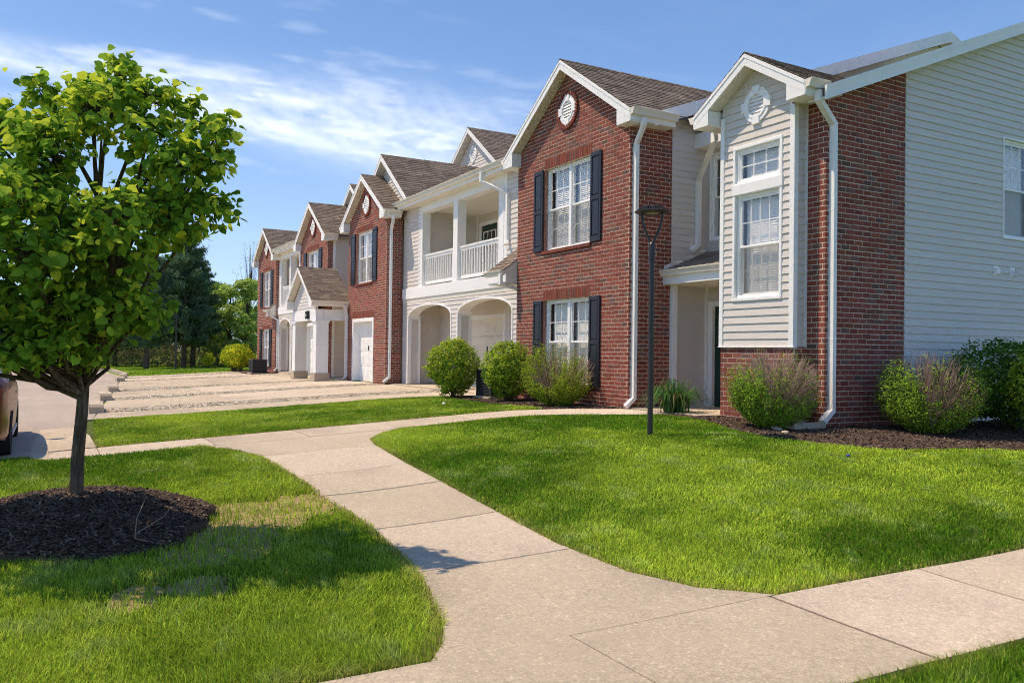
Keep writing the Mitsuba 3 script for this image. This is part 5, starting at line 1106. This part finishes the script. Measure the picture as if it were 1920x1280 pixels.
def cooling_unit(x, y, s, h, label):
    k = thing('cooling_unit', label, 'air conditioner'); z = float(gz(x, y)) + .02
    add(k, 'pad', wbox(x - s / 2 - .06, x + s / 2 + .06, y - s / 2 - .06, y + s / 2 + .06, z - .03, z + .04), 'concrete')
    add(k, 'casing', [wbox(x - s / 2 + .02, x + s / 2 - .02, y - s / 2 + .02, y + s / 2 - .02, z + .04, z + h - .04)], 'dark')
    for i in range(4):
        px_, py_ = ((-1, -1), (1, -1), (1, 1), (-1, 1))[i]; add(k, 'corner_post', wbox(x + px_ * (s / 2 - .02) - .02, x + px_ * (s / 2 - .02) + .02, y + py_ * (s / 2 - .02) - .02, y + py_ * (s / 2 - .02) + .02, z + .04, z + h), 'metal')
    for i in range(14):
        q = z + .08 + (h - .16) * i / 14
        add(k, 'louvre', [bx(front(y - s / 2), x - s / 2 + .04, x + s / 2 - .04, q, q + .012, -.02, .002), bx(right(x + s / 2), y - s / 2 + .04, y + s / 2 - .04, q, q + .012, -.02, .002)], 'metal')
    add(k, 'lid', [wbox(x - s / 2, x + s / 2, y - s / 2, y + s / 2, z + h - .04, z + h), prism(Fr((x, y, z + h), (1, 0, 0), (0, 0, 1), (0, 1, 0)), circ(0, 0, s * .4).difference(circ(0, 0, s * .37)), 0, .015)], 'metal')
cooling_unit(-17.45, 9.35, .74, .68, 'black utility cooling unit half hidden behind the bush right of the arches')
cooling_unit(-41.15, 8.85, .72, .68, 'dark cooling unit at the foot of the far brick gable next to the hedge')
# small finds
k = add(None, 'litter', (ico_v * [.05, .035, .03] + [-16.0, 7.3, float(gz(-16.0, 7.3)) + .05], ico_f), 'white', smooth=True, label='small white scrap on the middle lawn strip', cat='litter')
add(None, 'litter', (ico_v * [.022, .03, .02] + [-6.75, 8.45, float(gz(-6.75, 8.45)) + .04], ico_f), 'blue', smooth=True, label='small blue scrap on the lawn before the mulch bed', cat='litter')
sb = add(None, 'splash_block', [wbox(-9.0, -8.55, 9.55, 10.2, float(gz(-8.8, 9.8)) + .0, float(gz(-8.8, 9.8)) + .06), wbox(-9.0, -8.95, 9.55, 10.2, float(gz(-8.8, 9.8)) + .06, float(gz(-8.8, 9.8)) + .11), wbox(-8.6, -8.55, 9.55, 10.2, float(gz(-8.8, 9.8)) + .06, float(gz(-8.8, 9.8)) + .11)], 'concrete', label='grey concrete splash block under the end of the near downspout', cat='splash block')
for i, (x, y, r) in enumerate(((-8.75, 9.35, .06), (-8.62, 9.28, .055), (-8.35, 9.12, .05))):
    add(None, 'stone', (ico_v * (0.85 + .3 * meshkit.noise(ico_v * 2 + i, 3)[:, None]) * [r * 1.2, r, r * .7] + [x, y, float(gz(x, y)) + r * .5], ico_f), 'concrete', smooth=50, label=['pale stone left of its pair in the mulch by the splash block', 'pale stone right of its pair in the mulch by the splash block', 'single pale stone on the mulch in front of the splash block'][i], cat='stone')
# car at the left edge, seen along its right flank
car = thing('parked_car', 'dark red car with beige reflections parked at the left edge of the picture', 'car')
cz = float(gz(-15, -1)) + .012; CX, CY = -15.1, -1.36                 # length runs along x, nose to -x; half width .9
def sec(u):                                                             # (half width at sill, belt, roof; z sill, belt, roof) along the length
    U = [-2.25, -2.1, -1.75, -1.1, -.55, .1, .9, 1.5, 1.95, 2.2, 2.3]
    return [np.interp(u, U, q) for q in ([.62, .76, .84, .88, .89, .89, .89, .89, .87, .80, .70], [.60, .76, .86, .90, .91, .91, .91, .90, .87, .80, .70], [.50, .66, .76, .74, .66, .62, .62, .60, .56, .52, .50], [.30, .24, .22, .20, .20, .20, .20, .22, .26, .30, .36], [.62, .74, .86, .96, 1.0, 1.03, 1.06, 1.08, 1.08, 1.04, .86], [.66, .80, .93, 1.05, 1.30, 1.56, 1.58, 1.50, 1.34, 1.12, .90])]
def ringpts(u):
    a, b, c, z0, z1, z2 = sec(u)
    half = [(a * .5, z0 - .0), (a * .96, z0 + .02), (a, z0 + .12), (b * 1.0, (z0 + z1) * .5), (b * 1.01, z1 - .12), (b * .985, z1 - .01), (c + (b - c) * .55, z1 + (z2 - z1) * .5), (c, z2 - .06 * (z2 - z1) - .01), (c * .7, z2), (0, z2 + .012)]
    pts = half + [(-y, z) for y, z in half[-2::-1]]
    return np.array([[CX + u, CY + y, cz + z] for y, z in pts])
us = np.linspace(-2.25, 2.3, 48); R_ = np.array([ringpts(u) for u in us]); m = R_.shape[1]
fs, win, body = [], [], []
for i in range(len(us) - 1):
    for j in range(m):
        k2 = (j + 1) % m; q = [[i * m + j, (i + 1) * m + k2, (i + 1) * m + j], [i * m + j, i * m + k2, (i + 1) * m + k2]]
        uc = (us[i] + us[i + 1]) / 2; wheel = any((uc - w) ** 2 + ((R_[i, j, 2] + R_[i, k2, 2]) / 2 - cz - .34) ** 2 < .37 ** 2 for w in (-1.38, 1.32))
        glass = -.62 < uc < 1.75 and j in (5, 6, m - 8, m - 7) and not (.42 < uc < .5)
        glass |= (-.95 < uc < -.15 and j in (7, 8, m - 10, m - 9)) or (1.3 < uc < 1.95 and j in (8, m - 10))
        if wheel and j in (0, 1, 2, 3, m - 5, m - 4, m - 3, m - 2): continue
        (win if glass else body).extend(q)
caps = [[0, j, j + 1] for j in range(1, m - 1)] + [[(len(us) - 1) * m, (len(us) - 1) * m + j + 1, (len(us) - 1) * m + j] for j in range(1, m - 1)]
RV = R_.reshape(-1, 3)
add(car, 'body', (RV, np.array(body + caps)), 'carpaint', smooth=50)
add(car, 'windows', (RV, np.array(win)), 'carglass', smooth=50)
add(car, 'underbody', wbox(CX - 2.0, CX + 2.1, CY - .72, CY + .72, cz + .2, cz + .9), 'dark')
for u in (-1.38, 1.32):
    for sd in (1, -1):
        w = key_for(car, 'wheel'); yo = CY + sd * .80; F = Fr((CX + u, yo, cz + .335), (1, 0, 0), (0, sd, 0))
        add(w, 'tyre', [prism(F, circ(0, 0, .335, 40).difference(circ(0, 0, .22, 40)), -.11, .085), prism(F, circ(0, 0, .318, 40).difference(circ(0, 0, .225, 40)), .084, .10)], 'tyre')
        add(w, 'rim', [prism(F, circ(0, 0, .225, 36).difference(circ(0, 0, .195, 36)), -.08, .09), prism(F, circ(0, 0, .055, 20), .0, .085)] + [prism(F, affinity.rotate(Polygon([(.03, -.028), (.2, -.02), (.2, .02), (.03, .028)]), a, origin=(0, 0)), .03, .075) for a in range(0, 360, 36)], 'alloy')
        add(w, 'brake_disc', prism(F, circ(0, 0, .15, 24), -.03, .0), 'metal')
for sd in (1, -1):
    q = key_for(car, 'mirror'); F = Fr((CX - .62, CY + sd * 1.04, cz + 1.12), (1, 0, 0), (0, sd, 0))
    mv = ico_v * [.085, .125, .085] + [CX - .64, CY + sd * 1.0, cz + 1.13]
    add(q, 'shell', (mv, ico_f), 'carpaint', smooth=True)
    add(q, 'glass', (np.array([[CX - .553, CY + sd * 1.0 + a * .105, cz + 1.13 + b * .065] for a, b in [(math.cos(t), math.sin(t)) for t in np.linspace(0, 6.283, 17)[:-1]]]), np.array([[0, i, i + 1] for i in range(1, 15)])), 'carglass')
    add(q, 'stalk', [tube(np.array([[CX - .66, CY + sd * .88, cz + 1.03], [CX - .65, CY + sd * .98, cz + 1.09]]), [.035, .03], 8)], 'dark')
    add(car, 'door_handle', wbox(CX + .28, CX + .46, CY + sd * .915 - .02, CY + sd * .915 + .02, cz + .86, cz + .89), 'chrome')
    add(car, 'sill_strip', wbox(CX - .95, CX + .92, CY + sd * .885 - .02, CY + sd * .885 + .02, cz + .25, cz + .29), 'grey')
    add(car, 'headlight', wbox(CX - 2.2, CX - 1.9, CY + sd * .66 - .12, CY + sd * .66 + .12, cz + .64, cz + .76), 'lens')
    add(car, 'tail_light', wbox(CX + 2.08, CX + 2.25, CY + sd * .70 - .10, CY + sd * .70 + .10, cz + .78, cz + .98), 'redlens')
# far building at the left, glimpsed past the tree
fb = thing('neighbouring_building', 'brick and pale siding building at the far left behind the parked car', 'building')
FXR, FY0 = -46.5, -26.0
Fn = right(FXR)
add(fb, 'wall', [bx(Fn, -26, -12.2, -1.6, 4.6, -6, 0)], 'cream')
add(fb, 'brick_bay', [bx(Fn, -24.0, -20.9, -1.6, 4.7, -.1, .35, (.16, .05, .04)), bx(Fn, -17.2, -14.6, -1.6, 4.7, -.1, .35, (.16, .05, .04))], 'brick')
for y in (-25.6, -19.9, -18.6, -13.9): 
    wq = key_for(fb, 'garage_door'); add(wq, 'leaf', [cham(Fn, y, y + 1.05, -1.5, .7, 0, .03)], 'white'); add(wq, 'frame', [bx(Fn, y - .1, y, -1.5, .8, 0, .05), bx(Fn, y + 1.05, y + 1.15, -1.5, .8, 0, .05)], 'trim')
for y in (-23, -16.4):
    for z in (-.4, 2.3):
        wq = key_for(fb, 'window'); add(wq, 'frame', [cham(Fn, y - .1, y + 1.2, z - .1, z + 1.5, .35, .38)], 'white'); add(wq, 'pane', [bx(Fn, y, y + 1.1, z, z + 1.4, .381, .386)], 'carglass')
add(fb, 'roof', [prism(Fr((0, 0, 0), (1, 0, 0), (0, 1, 0)), Polygon([(FXR + .5, 4.6), (FXR + .5, 4.7), (FXR - 5, 7.2), (FXR - 11, 4.7), (FXR - 11, 4.6)]), -26.3, -11.9)], 'deck')

# ---------------------------------------------------------------- write out the bricks, boards and shingles
byname = {}
for p_ in pool: byname.setdefault(p_[1], []).append(p_)
for nm, ps in byname.items():
    ps.sort(key=lambda q: -q[4])
    for q in ps[:300]: add(q[0], nm, q[3], q[2])
    rest = {}
    for q in ps[300:]: rest.setdefault((q[0], q[2]), []).append(q[3])
    for (h, mt), ms in rest.items(): add(h, {'brick': 'brickwork', 'board': 'cladding', 'shingle': 'shingle_courses', 'ridge_cap': 'ridge_caps'}[nm], ms, mt, kind='stuff')
